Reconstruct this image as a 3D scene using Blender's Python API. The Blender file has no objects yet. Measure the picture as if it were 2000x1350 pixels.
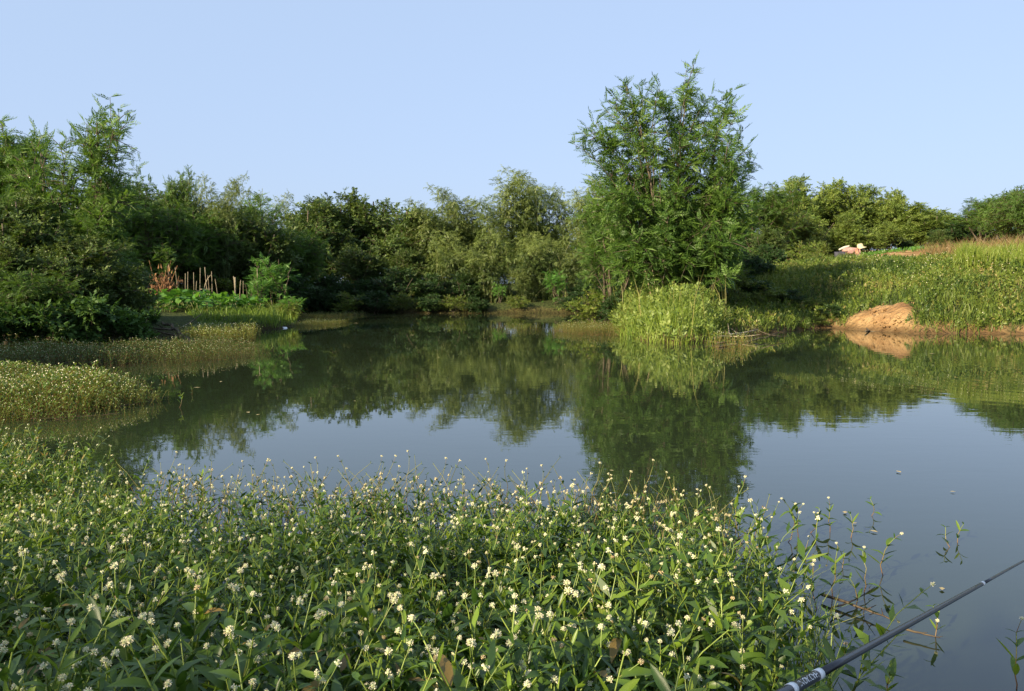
import bpy, math
import numpy as np
from mathutils import Matrix, Vector

S = bpy.context.scene
C = S.collection
R = math.radians
rng = np.random.default_rng(11)

# ------------------------------------------------------------------ camera, light, exposure
CAM_H, F, PITCH = 1.1, 1556.0, R(4.23)
cam_d = bpy.data.cameras.new('camera')
cam_d.sensor_width = 36.0; cam_d.lens = F / 2000 * 36; cam_d.clip_end = 3000; cam_d.clip_start = 0.05
cam = bpy.data.objects.new('camera', cam_d); C.objects.link(cam)
cam.location = (0, 0, CAM_H); cam.rotation_euler = (math.pi / 2 - PITCH, 0, 0)
S.camera = cam

SUN_AZ, SUN_EL = R(226), R(24)          # azimuth clockwise from +Y: behind the camera, on its left
w = bpy.data.worlds.new('World'); S.world = w; w.use_nodes = True
nt = w.node_tree; nt.nodes.clear()
sky = nt.nodes.new('ShaderNodeTexSky'); sky.sky_type = 'NISHITA'; sky.sun_disc = False
sky.sun_elevation = SUN_EL; sky.sun_rotation = SUN_AZ
sky.air_density = 1.0; sky.dust_density = 2.5; sky.ozone_density = 3.0
tint = nt.nodes.new('ShaderNodeMix'); tint.data_type = 'RGBA'; tint.blend_type = 'MIX'      # thin even morning haze over the clear sky
tint.inputs['Factor'].default_value = 0.72; tint.inputs['B'].default_value = (2.95, 3.85, 5.1, 1)
wb = nt.nodes.new('ShaderNodeMix'); wb.data_type = 'RGBA'; wb.blend_type = 'MULTIPLY'; wb.inputs['Factor'].default_value = 1.0; wb.inputs['B'].default_value = (1.05, .9, 1.05, 1)
bg = nt.nodes.new('ShaderNodeBackground'); bg.inputs['Strength'].default_value = 0.083
wo = nt.nodes.new('ShaderNodeOutputWorld')
nt.links.new(sky.outputs[0], wb.inputs['A']); nt.links.new(wb.outputs['Result'], tint.inputs['A']); nt.links.new(tint.outputs['Result'], bg.inputs['Color'])
nt.links.new(bg.outputs[0], wo.inputs[0])

sd = bpy.data.lights.new('sun', 'SUN'); sd.energy = 5.0; sd.angle = R(0.55); sd.color = (1.0, 0.83, 0.55)
sun = bpy.data.objects.new('sun', sd); C.objects.link(sun)
SD = Vector((math.sin(SUN_AZ) * math.cos(SUN_EL), math.cos(SUN_AZ) * math.cos(SUN_EL), math.sin(SUN_EL)))
sun.rotation_euler = SD.to_track_quat('Z', 'Y').to_euler()
S.view_settings.view_transform = 'Standard'; S.view_settings.look = 'None'
S.view_settings.gamma = 1.0; S.view_settings.use_curve_mapping = False
S.view_settings.exposure = 1.27
S.cycles.use_denoising = True
S.cycles.max_bounces = 6; S.cycles.diffuse_bounces = 3; S.cycles.glossy_bounces = 3
S.cycles.transmission_bounces = 3; S.cycles.caustics_reflective = False; S.cycles.caustics_refractive = False

# ------------------------------------------------------------------ picture <-> place
cp, sp = math.cos(PITCH), math.sin(PITCH)
def ray(px, py):
    a, b = (px - 1000) / F, (675 - py) / F
    return np.array([a, cp + b * sp, -sp + b * cp])
def gp(px, py, z=0.0):
    d = ray(px, py); t = (z - CAM_H) / d[2]
    return np.array([d[0] * t, d[1] * t])
def at(px, py, Y):
    d = ray(px, py); t = Y / d[1]
    return np.array([d[0] * t, Y, CAM_H + d[2] * t])
def px_of(x, y, z):
    zc = y * cp - (z - CAM_H) * sp; yc = y * sp + (z - CAM_H) * cp
    return 1000 + F * x / zc, 675 - F * yc / zc

def sstep(a, b, x):
    t = np.clip((x - a) / (b - a), 0, 1); return t * t * (3 - 2 * t)
def inside(P, poly):
    x, y = P[:, 0], P[:, 1]; r = np.zeros(len(P), bool); n = len(poly)
    for i in range(n):
        x1, y1 = poly[i]; x2, y2 = poly[(i + 1) % n]
        c = ((y1 > y) != (y2 > y)) & (x < (x2 - x1) * (y - y1) / (y2 - y1 + 1e-12) + x1)
        r ^= c
    return r
def dist(P, poly, closed=True):
    d = np.full(len(P), 1e9); n = len(poly)
    for i in range(n if closed else n - 1):
        a = np.array(poly[i]); b = np.array(poly[(i + 1) % n]); ab = b - a
        t = np.clip(((P - a) @ ab) / (ab @ ab + 1e-12), 0, 1)
        d = np.minimum(d, np.hypot(*(P - a - t[:, None] * ab).T))
    return d
def vnoise(P, s, seed=0):
    """smooth value noise in -1..1 on 2D points"""
    q = P / s; i = np.floor(q).astype(int); f = q - i; f = f * f * (3 - 2 * f)
    def h(ix, iy):
        v = (ix * 374761393 + iy * 668265263 + seed * 2147483) & 0xffffffff
        v = ((v ^ (v >> 13)) * 1274126177) & 0xffffffff
        return ((v ^ (v >> 16)) & 0xffff) / 32767.5 - 1
    a, b = h(i[:, 0], i[:, 1]), h(i[:, 0] + 1, i[:, 1]); c, d = h(i[:, 0], i[:, 1] + 1), h(i[:, 0] + 1, i[:, 1] + 1)
    return (a * (1 - f[:, 0]) + b * f[:, 0]) * (1 - f[:, 1]) + (c * (1 - f[:, 0]) + d * f[:, 0]) * f[:, 1]

# the pond's shore where water meets soil
shore_px = [(-420, 720), (-150, 690), (0, 676), (150, 672), (300, 668), (380, 655), (450, 645), (540, 643), (578, 636), (585, 628),
            (560, 620), (480, 613), (560, 609), (700, 609), (800, 612), (920, 612), (1050, 612), (1180, 612), (1215, 618), (1195, 632),
            (1215, 652), (1250, 665), (1320, 671), (1388, 669), (1425, 658), (1500, 652), (1560, 645), (1610, 640), (1690, 645), (1790, 652),
            (1900, 651), (2000, 653), (2200, 657)]
POND = [tuple(gp(*p)) for p in shore_px] + [(20, 12), (14, 5), (6, 0.9), (3.0, 1.15), (0, 1.45), (-3, 1.7), (-6, 3), (-13, 6)]

def sdist(P):
    d = dist(P, POND); return np.where(inside(P, POND), -d, d)
MOUND = at(1722, 600, 20.0)
PR = np.array([[-1, 0], [0, 0], [.15, .17], [1.0, .5], [2.5, 1.1], [4.5, 1.6], [6.5, 1.9], [8, 1.88], [11, 1.75], [15, 2.4], [22, 3.2], [45, 3.9], [100, 4.6], [2000, 5]])
PL = np.array([[-1, 0], [0, 0], [.15, .14], [1, .35], [3, .55], [10, .85], [40, 1.3], [2000, 2.2]])
PN = np.array([[-1, 0], [0, 0], [.3, .04], [.8, .13], [2, .25], [6, .5], [40, 1.2], [2000, 1.5]])
def height(P):
    P = np.atleast_2d(P); d = sdist(P)
    dd = np.maximum(d + .12 * vnoise(P, 1.1, 3) * np.clip(d, 0, 1), 0)
    wr = sstep(3.5, 8.5, P[:, 0]) * sstep(10, 17, P[:, 1]); wn = 1 - sstep(2, 9, P[:, 1])
    z = np.interp(dd, *PR.T) * wr + (1 - wr) * (np.interp(dd, *PN.T) * wn + np.interp(dd, *PL.T) * (1 - wn))
    z += (.05 * vnoise(P, .8, 1) + .12 * vnoise(P, 3.3, 2)) * np.clip(dd / 1.5, 0, 1) * (1 - .8 * wn)
    return np.where(d < 0, -np.minimum(.9, -d * .35) - .01, z + .01)
def gz(x, y): return float(height(np.array([[x, y]]))[0])

# ------------------------------------------------------------------ materials
def node_mat(name):
    m = bpy.data.materials.new(name); m.use_nodes = True; t = m.node_tree; t.nodes.clear()
    o = t.nodes.new('ShaderNodeOutputMaterial'); return m, t, o
def N(t, k, **kw):
    n = t.nodes.new(k)
    for a, b in kw.items():
        if a in n.inputs: n.inputs[a].default_value = b
        else: setattr(n, a, b)
    return n
def ramp(t, cols):
    r = t.nodes.new('ShaderNodeValToRGB'); e = r.color_ramp.elements
    while len(e) < len(cols): e.new(.5)
    for i, (p, c) in enumerate(cols): e[i].position = p; e[i].color = (*c, 1)
    return r
def leaf_mat(name, cols, trans=.3, rough=.5, spec=.35, var=.12):
    m, t, o = node_mat(name)
    a = N(t, 'ShaderNodeAttribute', attribute_name='tint')
    r = ramp(t, cols); t.links.new(a.outputs['Fac'], r.inputs[0])
    oi = N(t, 'ShaderNodeObjectInfo'); mr = N(t, 'ShaderNodeMapRange')
    mr.inputs['To Min'].default_value = 1 - var; mr.inputs['To Max'].default_value = 1 + var
    t.links.new(oi.outputs['Random'], mr.inputs['Value'])
    h = N(t, 'ShaderNodeHueSaturation'); t.links.new(r.outputs[0], h.inputs['Color']); t.links.new(mr.outputs[0], h.inputs['Value'])
    p = N(t, 'ShaderNodeBsdfPrincipled', Roughness=rough); p.inputs['Specular IOR Level'].default_value = spec
    t.links.new(h.outputs[0], p.inputs['Base Color'])
    tr = N(t, 'ShaderNodeBsdfTranslucent')
    h2 = N(t, 'ShaderNodeMix', data_type='RGBA', blend_type='MULTIPLY'); h2.inputs['Factor'].default_value = 1
    h2.inputs['B'].default_value = (1.5, 1.45, .7, 1); t.links.new(h.outputs[0], h2.inputs['A']); t.links.new(h2.outputs['Result'], tr.inputs['Color'])
    mx = N(t, 'ShaderNodeMixShader'); mx.inputs[0].default_value = trans
    t.links.new(p.outputs[0], mx.inputs[1]); t.links.new(tr.outputs[0], mx.inputs[2]); t.links.new(mx.outputs[0], o.inputs[0])
    return m
def simple(name, col, rough=.7, spec=.3, noise=None, col2=None, metallic=0, bump=0):
    m, t, o = node_mat(name); p = N(t, 'ShaderNodeBsdfPrincipled', Roughness=rough, Metallic=metallic)
    p.inputs['Specular IOR Level'].default_value = spec; p.inputs['Base Color'].default_value = (*col, 1)
    if noise:
        tc = N(t, 'ShaderNodeTexCoord'); nz = N(t, 'ShaderNodeTexNoise', Scale=noise, Detail=5.0); t.links.new(tc.outputs['Object'], nz.inputs['Vector'])
        r = ramp(t, [(.35, col), (.65, col2)]); t.links.new(nz.outputs[0], r.inputs[0]); t.links.new(r.outputs[0], p.inputs['Base Color'])
        if bump:
            b = N(t, 'ShaderNodeBump', Strength=bump, Distance=.02); t.links.new(nz.outputs[0], b.inputs['Height']); t.links.new(b.outputs[0], p.inputs['Normal'])
    t.links.new(p.outputs[0], o.inputs[0]); return m

M = {}
M['locust'] = leaf_mat('locust leaf', [(0, (.026, .06, .014)), (.5, (.06, .125, .022)), (1, (.12, .2, .035))], .36)
M['locust_bright'] = leaf_mat('bright locust leaf', [(0, (.04, .11, .02)), (.5, (.07, .18, .03)), (1, (.12, .25, .04))], .36)
M['broad'] = leaf_mat('broad leaf', [(0, (.03, .058, .015)), (.5, (.06, .105, .024)), (1, (.115, .16, .036))], .25)
M['pale'] = leaf_mat('pale leaf', [(0, (.06, .10, .02)), (.5, (.12, .18, .035)), (1, (.2, .25, .055))], .3)
M['bamboo'] = leaf_mat('bamboo leaf', [(0, (.035, .058, .014)), (.5, (.085, .128, .032)), (1, (.19, .24, .07))], .3, .45)
M['shade'] = leaf_mat('shaded bush leaf', [(0, (.012, .032, .01)), (.5, (.024, .058, .014)), (1, (.045, .09, .02))], .25)  # understory shade put into the leaf colour as darker greens
M['biglf'] = leaf_mat('large leaf', [(0, (.02, .055, .014)), (.5, (.045, .1, .02)), (1, (.08, .15, .03))], .3, .6, .25)
M['grass'] = leaf_mat('grass blade', [(0, (.045, .09, .016)), (.4, (.10, .17, .024)), (.8, (.19, .26, .035)), (1, (.26, .25, .08))], .35)
M['meadow'] = leaf_mat('meadow leaf', [(0, (.035, .07, .014)), (.4, (.08, .13, .02)), (.8, (.155, .2, .032)), (1, (.24, .2, .075))], .3)
M['weedleaf'] = leaf_mat('weed leaf', [(0, (.025, .065, .012)), (.45, (.068, .132, .016)), (.85, (.145, .225, .024)), (.97, (.2, .27, .032)), (1, (.26, .18, .05))], .34, .4, .5)
M['weedstem'] = leaf_mat('weed stem', [(0, (.13, .05, .03)), (.3, (.17, .12, .035)), (.6, (.16, .23, .045)), (1, (.26, .34, .06))], .15, .4, .5)
M['patchleaf'] = leaf_mat('patch weed leaf', [(0, (.04, .08, .018)), (.5, (.09, .15, .028)), (1, (.19, .22, .045))], .3)
M['patchstem'] = leaf_mat('patch weed stem', [(0, (.12, .06, .03)), (.5, (.19, .13, .04)), (1, (.26, .23, .06))], .15)
M['petal'] = leaf_mat('flower petal', [(0, (.4, .27, .15)), (.18, (.6, .48, .3)), (.4, (.68, .62, .44)), (1, (.78, .76, .62))], .22, .6, .2, .04)
M['core'] = leaf_mat('flower core', [(0, (.3, .24, .12)), (.5, (.42, .46, .24)), (1, (.5, .56, .3))], .1)
M['bark'] = simple('bark', (.06, .048, .034), .9, .1, 14, (.13, .11, .08), bump=.5)
M['palebark'] = simple('pale bark', (.22, .17, .11), .9, .1, 18, (.36, .3, .2), bump=.4)
M['culm'] = simple('bamboo culm', (.10, .13, .04), .5, .4, 5, (.22, .22, .09))
M['stake'] = simple('weathered stake', (.18, .15, .10), .9, .1, 20, (.36, .31, .23))
M['dry'] = simple('dry stalk', (.17, .085, .045), .9, .1, 16, (.28, .16, .085))
M['deadwood'] = simple('dead wood', (.045, .034, .024), .9, .1, 25, (.10, .078, .052))

# ------------------------------------------------------------------ geometry tools
class Tmpl:
    def __init__(s, v, faces, mats=None, shade=None):
        s.v = np.array(v, float); s.loops = np.array([i for f in faces for i in f]); s.counts = np.array([len(f) for f in faces])
        s.mats = np.zeros(len(faces), int) if mats is None else np.array(mats)
        s.tv = np.zeros(len(s.v)) if shade is None else np.array(shade, float)   # tint offset per vertex
    @staticmethod
    def join(parts):
        """parts: (tmpl, 3x3, offset, material shift, tint offset)"""
        o = Tmpl([[0, 0, 0]], [(0, 0, 0)]); V, L, Cn, Mt, TV, n = [], [], [], [], [], 0
        for t, m, off, ms, tt in parts:
            V.append(t.v @ np.array(m).T + off); L.append(t.loops + n); Cn.append(t.counts); Mt.append(t.mats + ms); TV.append(t.tv + tt); n += len(t.v)
        o.v = np.concatenate(V); o.loops = np.concatenate(L); o.counts = np.concatenate(Cn); o.mats = np.concatenate(Mt); o.tv = np.concatenate(TV)
        return o
class Geo:
    def __init__(s): s.V, s.L, s.C, s.M, s.T, s.n = [], [], [], [], [], 0
    def add(s, t, Ms, Ps, tint, mshift=0):
        n, k = len(Ps), len(t.v)
        if n == 0: return s
        V = np.einsum('nij,kj->nki', Ms, t.v) + Ps[:, None, :]
        s.V.append(V.reshape(-1, 3)); s.L.append((t.loops[None] + (s.n + np.arange(n) * k)[:, None]).ravel())
        s.C.append(np.tile(t.counts, n)); s.M.append(np.tile(t.mats + mshift, n))
        s.T.append((np.broadcast_to(np.asarray(tint, float), (n,))[:, None] + t.tv[None]).ravel()); s.n += n * k
        return s
    def raw(s, V, faces, mat=0, tint=.5):
        V = np.asarray(V, float); s.V.append(V)
        s.L.append(np.array([i for f in faces for i in f]) + s.n); s.C.append(np.array([len(f) for f in faces]))
        s.M.append(np.full(len(faces), mat)); s.T.append(np.broadcast_to(np.asarray(tint, float), (len(V),)).copy()); s.n += len(V); return s
    def tube(s, pts, rad, sides=5, mat=0, tint=.5, cap=True):
        pts = np.asarray(pts, float); n = len(pts); rad = np.broadcast_to(np.asarray(rad, float), (n,))
        tg = np.gradient(pts, axis=0); tg /= np.linalg.norm(tg, axis=1)[:, None] + 1e-9
        ref = np.array([0, 0, 1.]) if abs(tg[0][2]) < .9 else np.array([1., 0, 0])
        u = np.cross(tg, ref); u /= np.linalg.norm(u, axis=1)[:, None] + 1e-9; v = np.cross(tg, u)
        a = np.arange(sides) / sides * 2 * np.pi
        V = pts[:, None] + rad[:, None, None] * (np.cos(a)[None, :, None] * u[:, None] + np.sin(a)[None, :, None] * v[:, None])
        fs = [(i * sides + j, i * sides + (j + 1) % sides, (i + 1) * sides + (j + 1) % sides, (i + 1) * sides + j) for i in range(n - 1) for j in range(sides)]
        if cap: fs += [tuple(range((n - 1) * sides, n * sides)), tuple(range(sides))[::-1]]
        return s.raw(V.reshape(-1, 3), fs, mat, tint if np.ndim(tint) == 0 else np.repeat(tint, sides))
    def mesh(s, name, mats, smooth=False):
        me = bpy.data.meshes.new(name)
        V = np.concatenate(s.V).astype(np.float32); L = np.concatenate(s.L).astype(np.int32); Cn = np.concatenate(s.C)
        me.vertices.add(len(V)); me.vertices.foreach_set('co', V.ravel())
        me.loops.add(len(L)); me.loops.foreach_set('vertex_index', L)
        me.polygons.add(len(Cn)); me.polygons.foreach_set('loop_start', (np.cumsum(Cn) - Cn).astype(np.int32))
        me.polygons.foreach_set('material_index', np.concatenate(s.M).astype(np.int32))
        if smooth: me.polygons.foreach_set('use_smooth', np.ones(len(Cn), bool))
        a = me.attributes.new('tint', 'FLOAT', 'POINT'); a.data.foreach_set('value', np.concatenate(s.T).astype(np.float32))
        for m in mats: me.materials.append(m)
        me.update(calc_edges=True); return me

def link(name, data, parent=None, loc=None):
    o = bpy.data.objects.new(name, data); C.objects.link(o)
    if parent is not None: o.parent = parent
    if loc is not None: o.location = loc
    return o
def tag(o, label, cat, group=None, kind=None):
    o['label'] = label
    if cat: o['category'] = cat
    if group: o['group'] = group
    if kind: o['kind'] = kind
    return o
def thing(name, label, cat, loc, rz=0, sc=1, group=None):
    o = bpy.data.objects.new(name, None); C.objects.link(o); o.empty_display_size = .2
    o.location = loc; o.rotation_euler = (0, 0, rz); o.scale = (sc, sc, sc) if np.ndim(sc) == 0 else sc
    return tag(o, label, cat, group)
def instance(name, parts, label, cat, loc, rz=0, sc=1, group=None, tilt=(0, 0)):
    """a thing and its parts; parts = [(part name, mesh)], mesh data shared between alike things"""
    t = thing(name, label, cat, loc, rz, sc, group); t.rotation_euler = (tilt[0], tilt[1], rz)
    for pn, me in parts: link(pn, me, t)
    return t

def norm(a): a = np.asarray(a, float); return a / (np.linalg.norm(a, axis=-1, keepdims=True) + 1e-9)
def frames(d, roll=None, up=(0, 0, 1)):
    """matrices whose y axis is d, z as near up as it gets, rolled about y"""
    y = norm(d); z = np.broadcast_to(np.array(up, float), y.shape); x = np.cross(y, z)
    bad = np.linalg.norm(x, axis=1) < .1; x[bad] = (1, 0, 0); x = norm(x); z = np.cross(x, y)
    if roll is not None:
        c, s_ = np.cos(roll)[:, None], np.sin(roll)[:, None]; x, z = x * c + z * s_, z * c - x * s_
    return np.stack([x, y, z], axis=2)
def rotz(a): c, s_ = math.cos(a), math.sin(a); return np.array([[c, -s_, 0], [s_, c, 0], [0, 0, 1]])

# ------------------------------------------------------------------ leaves, twigs
def rhomb(w=.16, b=.45, dz=.03, drop=-.06): return Tmpl([(0, 0, 0), (w, b, dz), (0, 1, drop), (-w, b, dz)], [(0, 1, 2, 3)])
def foldleaf(w=.16, b=.42, dz=.07, drop=-.1):
    return Tmpl([(0, 0, 0), (w, b, dz), (0, 1, drop), (-w, b, dz), (0, b, 0)], [(0, 1, 4), (1, 2, 4), (4, 2, 3), (0, 4, 3)])
def frond(r, pairs=11, lw=.27, ll=.25, droop=.3):
    parts = []; lf = rhomb(lw * .5, .5, .02, -.03)
    ys = np.linspace(.12, .97, pairs); z = -droop * ys ** 2; x = r.normal(0, .04) * ys ** 2 * 2
    for i in range(pairs):
        l = ll * (.75 + .5 * math.sin(math.pi * min(1, (i + 1) / pairs)) - .25 * i / pairs)
        for s in (-1, 1):
            a = -s * (R(62) - .3 * i / pairs + r.normal(0, .12)); d = np.array([-math.sin(a), math.cos(a), r.normal(.02, .16)])
            m = frames(d[None], np.array([r.normal(0, .35)]))[0] * l
            parts.append((lf, m, (x[i], ys[i], z[i]), 0, r.normal(0, .08)))
    parts.append((lf, np.eye(3) * ll, (x[-1], .97, z[-1]), 0, 0))
    rc = Tmpl([(-.006, 0, 0), (.006, 0, 0), (x[-1], .97, z[-1]), (x[5], ys[5], z[5] + .004)], [(0, 1, 2, 3)])
    parts.append((rc, np.eye(3), (0, 0, 0), 0, .3)); return Tmpl.join(parts)
def twig(r, n=9, leaf=None, ll=.34, spread=1.0, droop=0.0):
    parts = []
    for i in range(n):
        y = .1 + .85 * i / (n - 1); a = i * 2.4 + r.normal(0, .4); sp_ = spread * (1 - .6 * i / n)
        d = norm([math.cos(a) * sp_, .55 + .4 * i / n, math.sin(a) * sp_ * .7 - droop])
        m = frames(d[None], np.array([r.normal(0, .4)]))[0] * ll * r.uniform(.75, 1.2)
        parts.append((leaf, m, (0, y, -droop * .25 * y * y), 0, r.normal(0, .12)))
    parts.append((Tmpl([(-.008, 0, 0), (.008, 0, 0), (0, 1, -droop * .25)], [(0, 1, 2)]), np.eye(3), (0, 0, 0), 0, .2))
    return Tmpl.join(parts)
r0 = np.random.default_rng(5)
FROND = [frond(r0, droop=d) for d in (.2, .35, .5)]
FROND_FAR = [frond(r0, pairs=6, lw=.45, ll=.32, droop=d) for d in (.2, .4)]
BROAD = [twig(r0, 11, rhomb(.23, .42, .05, -.08), .36) for _ in range(3)]
BROAD_FAR = [twig(r0, 9, rhomb(.24), .42) for _ in range(3)]
BAMB = [twig(r0, 10, rhomb(.095, .35, .01, -.15), .5, .8, .45) for _ in range(3)]
bigleaf = Tmpl([(0, 0, 0), (.32, .12, .02), (.40, .42, .0), (.2, .8, -.08), (0, 1.05, -.22), (-.2, .8, -.08), (-.40, .42, .0), (-.32, .12, .02), (0, .45, -.05)],
               [(0, 1, 2, 8), (8, 2, 3, 4), (8, 4, 5, 6), (0, 8, 6, 7)])
BIG = [twig(r0, 7, bigleaf, .42, 1.0, .35) for _ in range(2)]

# ------------------------------------------------------------------ trees
def bez(a, b, c, n):
    t = np.linspace(0, 1, n)[:, None]; return (1 - t) ** 2 * a + 2 * t * (1 - t) * b + t * t * c
def lumps(r, specs):
    """tip targets over lumps (cx,cy,cz, rx,ry,rz, n)"""
    T = []
    for cx, cy, cz, rx, ry, rz, n in specs:
        d = norm(r.normal(size=(n, 3))); d[:, 2] = np.abs(d[:, 2]) * 1.1 - .35; rad = r.uniform(.55, 1.08, (n, 1))
        T.append(np.array([cx, cy, cz]) + d * rad * np.array([rx, ry, rz]))
    return np.concatenate(T)
def make_tree(seed, tips, stems, twigs, mat, tw=.3, nsub=6, sub=.9, step=.1, wood=.05, barkm=None, sag=.15, tint=(.56, .24), sprout=.35, axis=.42, upb=.35, roll=.85, subs=None):
    """stems: list of (base, top). tips: crown targets. Returns (trunk mesh, crown mesh)"""
    r = np.random.default_rng(seed); W, L = Geo(), Geo(); P, D, SC = [], [], []
    sp_pts = []
    for b, t in stems:
        b, t = np.array(b, float), np.array(t, float); mid = (b + t) / 2 + r.normal(0, .08, 3) * np.linalg.norm(t - b)
        pts = bez(b, mid, t, 9); pts[1:-1] += r.normal(0, .02, (7, 3)); sp_pts.append(pts)
        W.tube(pts, np.linspace(wood, wood * .35, 9), 7)
    for ti, T in enumerate(tips):
        sbs = 1.0 if subs is None else subs[ti]
        ds = [np.min(np.linalg.norm(p - T, axis=1)) for p in sp_pts]; st = sp_pts[int(np.argmin(np.array(ds) * r.uniform(.6, 1.4, len(ds))))]
        zf = np.clip((T[2] - st[0][2]) / (st[-1][2] - st[0][2] + 1e-6), 0, 1); k = int(np.clip(zf * 8 * r.uniform(.35, .8), 1, 8)); A = st[k]
        Ln = np.linalg.norm(T - A); B = A + (T - A) * .45 + np.array([0, 0, sag * Ln + .1]) + r.normal(0, .08 * Ln, 3)
        n = max(6, int(Ln / .25)); pts = bez(A, B, T, n); W.tube(pts, np.linspace(wood * .28, .005, n), 4)
        dirs = norm(np.gradient(pts, axis=0))
        for j in range(nsub + 1):
            last = j == nsub
            f = r.uniform(sprout, 1) if not last else .75
            i0 = int(f * (n - 1)); p0 = pts[i0]; d0 = dirs[i0]
            if last: q = pts[int(.6 * (n - 1)):]
            else:
                sd_ = norm(d0 * .6 + r.normal(0, .75, 3) + np.array([0, 0, upb])); l = sbs * sub * r.uniform(.5, 1.1) * (1.15 - .5 * f)
                q = bez(p0, p0 + sd_ * l * .5, p0 + sd_ * l + np.array([0, 0, -.18 * l]), 5); W.tube(q, np.linspace(.012, .004, 5), 3, cap=False)
            seg = np.linalg.norm(np.diff(q, axis=0), axis=1); cl = np.concatenate([[0], np.cumsum(seg)]); s_ = np.arange(step * .5, cl[-1], step)
            if len(s_) == 0: continue
            qq = np.stack([np.interp(s_, cl, q[:, a]) for a in range(3)], 1); dq = norm(np.stack([np.interp(s_, cl, np.gradient(q[:, a])) for a in range(3)], 1))
            ang = s_ / step * 2.4 + r.uniform(0, 6); u = norm(np.cross(dq, [0.3, .2, 1.])); v = np.cross(dq, u)
            od = dq * axis + u * np.cos(ang)[:, None] + v * np.sin(ang)[:, None] * .6 + [0, 0, .12]
            P.append(qq); D.append(od); SC.append(np.full(len(s_), 1.0) * (1 - .3 * s_ / cl[-1]))
            if last or r.random() < .5: P.append(q[-1:]); D.append((q[-1] - q[-2])[None] + [[0, 0, .05]]); SC.append(np.array([.9]))
    P = np.concatenate(P); D = norm(np.concatenate(D) + r.normal(0, .18, (len(P), 3))); SC = np.concatenate(SC) * tw * r.uniform(.7, 1.15, len(P))
    pick = r.integers(0, len(twigs), len(P)); cl_t = .5 * vnoise(P[:, :2] + P[:, 2:] * .7, .7, seed)
    tt = np.clip(tint[0] + tint[1] * (cl_t * 1.2 + r.normal(0, .6, len(P))), .02, .98)
    for k, t in enumerate(twigs):
        m = pick == k
        if m.any(): L.add(t, frames(D[m], r.normal(0, roll, m.sum())) * SC[m][:, None, None], P[m], tt[m])
    return W.mesh('wood', [barkm or M['bark']]), L.mesh('crown', [mat])

def std_tree(seed, H, Rr, twigs, mat, low=.25, n=26, tw=.3, lump=3, **kw):
    r = np.random.default_rng(seed + 99); sp_ = []
    zc = H * (1 + low) / 2; hz = H * (1 - low) / 2
    sp_.append((0, 0, zc, Rr * .8, Rr * .8, hz, int(n * .45)))
    for i in range(lump):
        a = r.uniform(0, 6.28); q = r.uniform(.35, .6) * Rr
        sp_.append((math.cos(a) * q, math.sin(a) * q, H * r.uniform(low + .15, .82), Rr * .55, Rr * .55, H * .22, int(n * .55 / lump)))
    T = lumps(r, sp_); T[:, 2] = np.clip(T[:, 2], .12 * H, H * 1.03)
    st = [((0, 0, -.1), (r.normal(0, .1) * Rr, r.normal(0, .1) * Rr, H * .8))]
    if kw.pop('multi', False): st += [((r.normal(0, .12), r.normal(0, .12), -.1), (r.normal(0, .4) * Rr, r.normal(0, .4) * Rr, H * .65)) for _ in range(3)]
    return make_tree(seed, T, st, twigs, mat, tw=tw, **kw)

def bamboo(seed, H, Rr, ncul=12, dens=1.0):
    r = np.random.default_rng(seed); L = Geo(); culms = []; P, D, SC = [], [], []
    for c in range(ncul):
        a = r.uniform(0, 6.28); b = np.array([math.cos(a), math.sin(a), 0]) * r.uniform(.05, .3) * Rr
        out = np.array([math.cos(a + r.normal(0, .5)), math.sin(a + r.normal(0, .5)), 0]); h = H * r.uniform(.72, 1.0) if c % 3 else H * r.uniform(.35, .6)
        k = r.uniform(.3, 1) * Rr * (1 if c % 3 else 1.25)
        top = b + out * k + [0, 0, h]; pts = bez(b + [0, 0, -.1], b + out * k * .15 + [0, 0, h * .85], top, 16)
        # the tip nods
        pts[-4:] += np.linspace(0, 1, 4)[:, None] ** 1.5 * (out * .25 - np.array([0, 0, .1])) * h * .1
        W = Geo(); W.tube(pts, np.linspace(.022, .003, 16), 5); culms.append(W.mesh('culm', [M['culm']]))
        cl = np.linspace(.16, 1, int(h / .2))
        for f in cl:
            p = np.array([np.interp(f * 15, np.arange(16), pts[:, i]) for i in range(3)])
            for s in range(int(r.integers(2, 4))):
                an = r.uniform(0, 6.28); l = (.2 + .75 * math.sin(math.pi * min(1, (1.0 - f) * 1.0)) ** .9) * r.uniform(.5, 1.1) * .85
                d = np.array([math.cos(an), math.sin(an), .55]); q = bez(p, p + d * l * .55, p + d * [l, l, .2 * l] - [0, 0, .12 * l], 5)
                m = max(2, int(l / .11 * dens)); ss = np.linspace(.2, 1, m); qq = np.stack([np.interp(ss * 4, np.arange(5), q[:, i]) for i in range(3)], 1)
                dd = norm(norm(np.array([d[0], d[1], 0])) + r.normal(0, .55, (m, 3)) - [0, 0, .22 - .35 * (f > .7)])
                P.append(qq); D.append(dd); SC.append(np.full(m, 1.0))
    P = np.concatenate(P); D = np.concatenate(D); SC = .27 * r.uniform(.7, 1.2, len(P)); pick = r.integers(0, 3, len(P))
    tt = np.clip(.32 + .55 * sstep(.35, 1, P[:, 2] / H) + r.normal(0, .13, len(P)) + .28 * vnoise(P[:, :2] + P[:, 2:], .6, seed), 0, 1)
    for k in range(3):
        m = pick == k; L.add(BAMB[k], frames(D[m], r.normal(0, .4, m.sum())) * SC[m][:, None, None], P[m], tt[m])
    return culms, L.mesh('foliage', [M['bamboo']])

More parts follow.
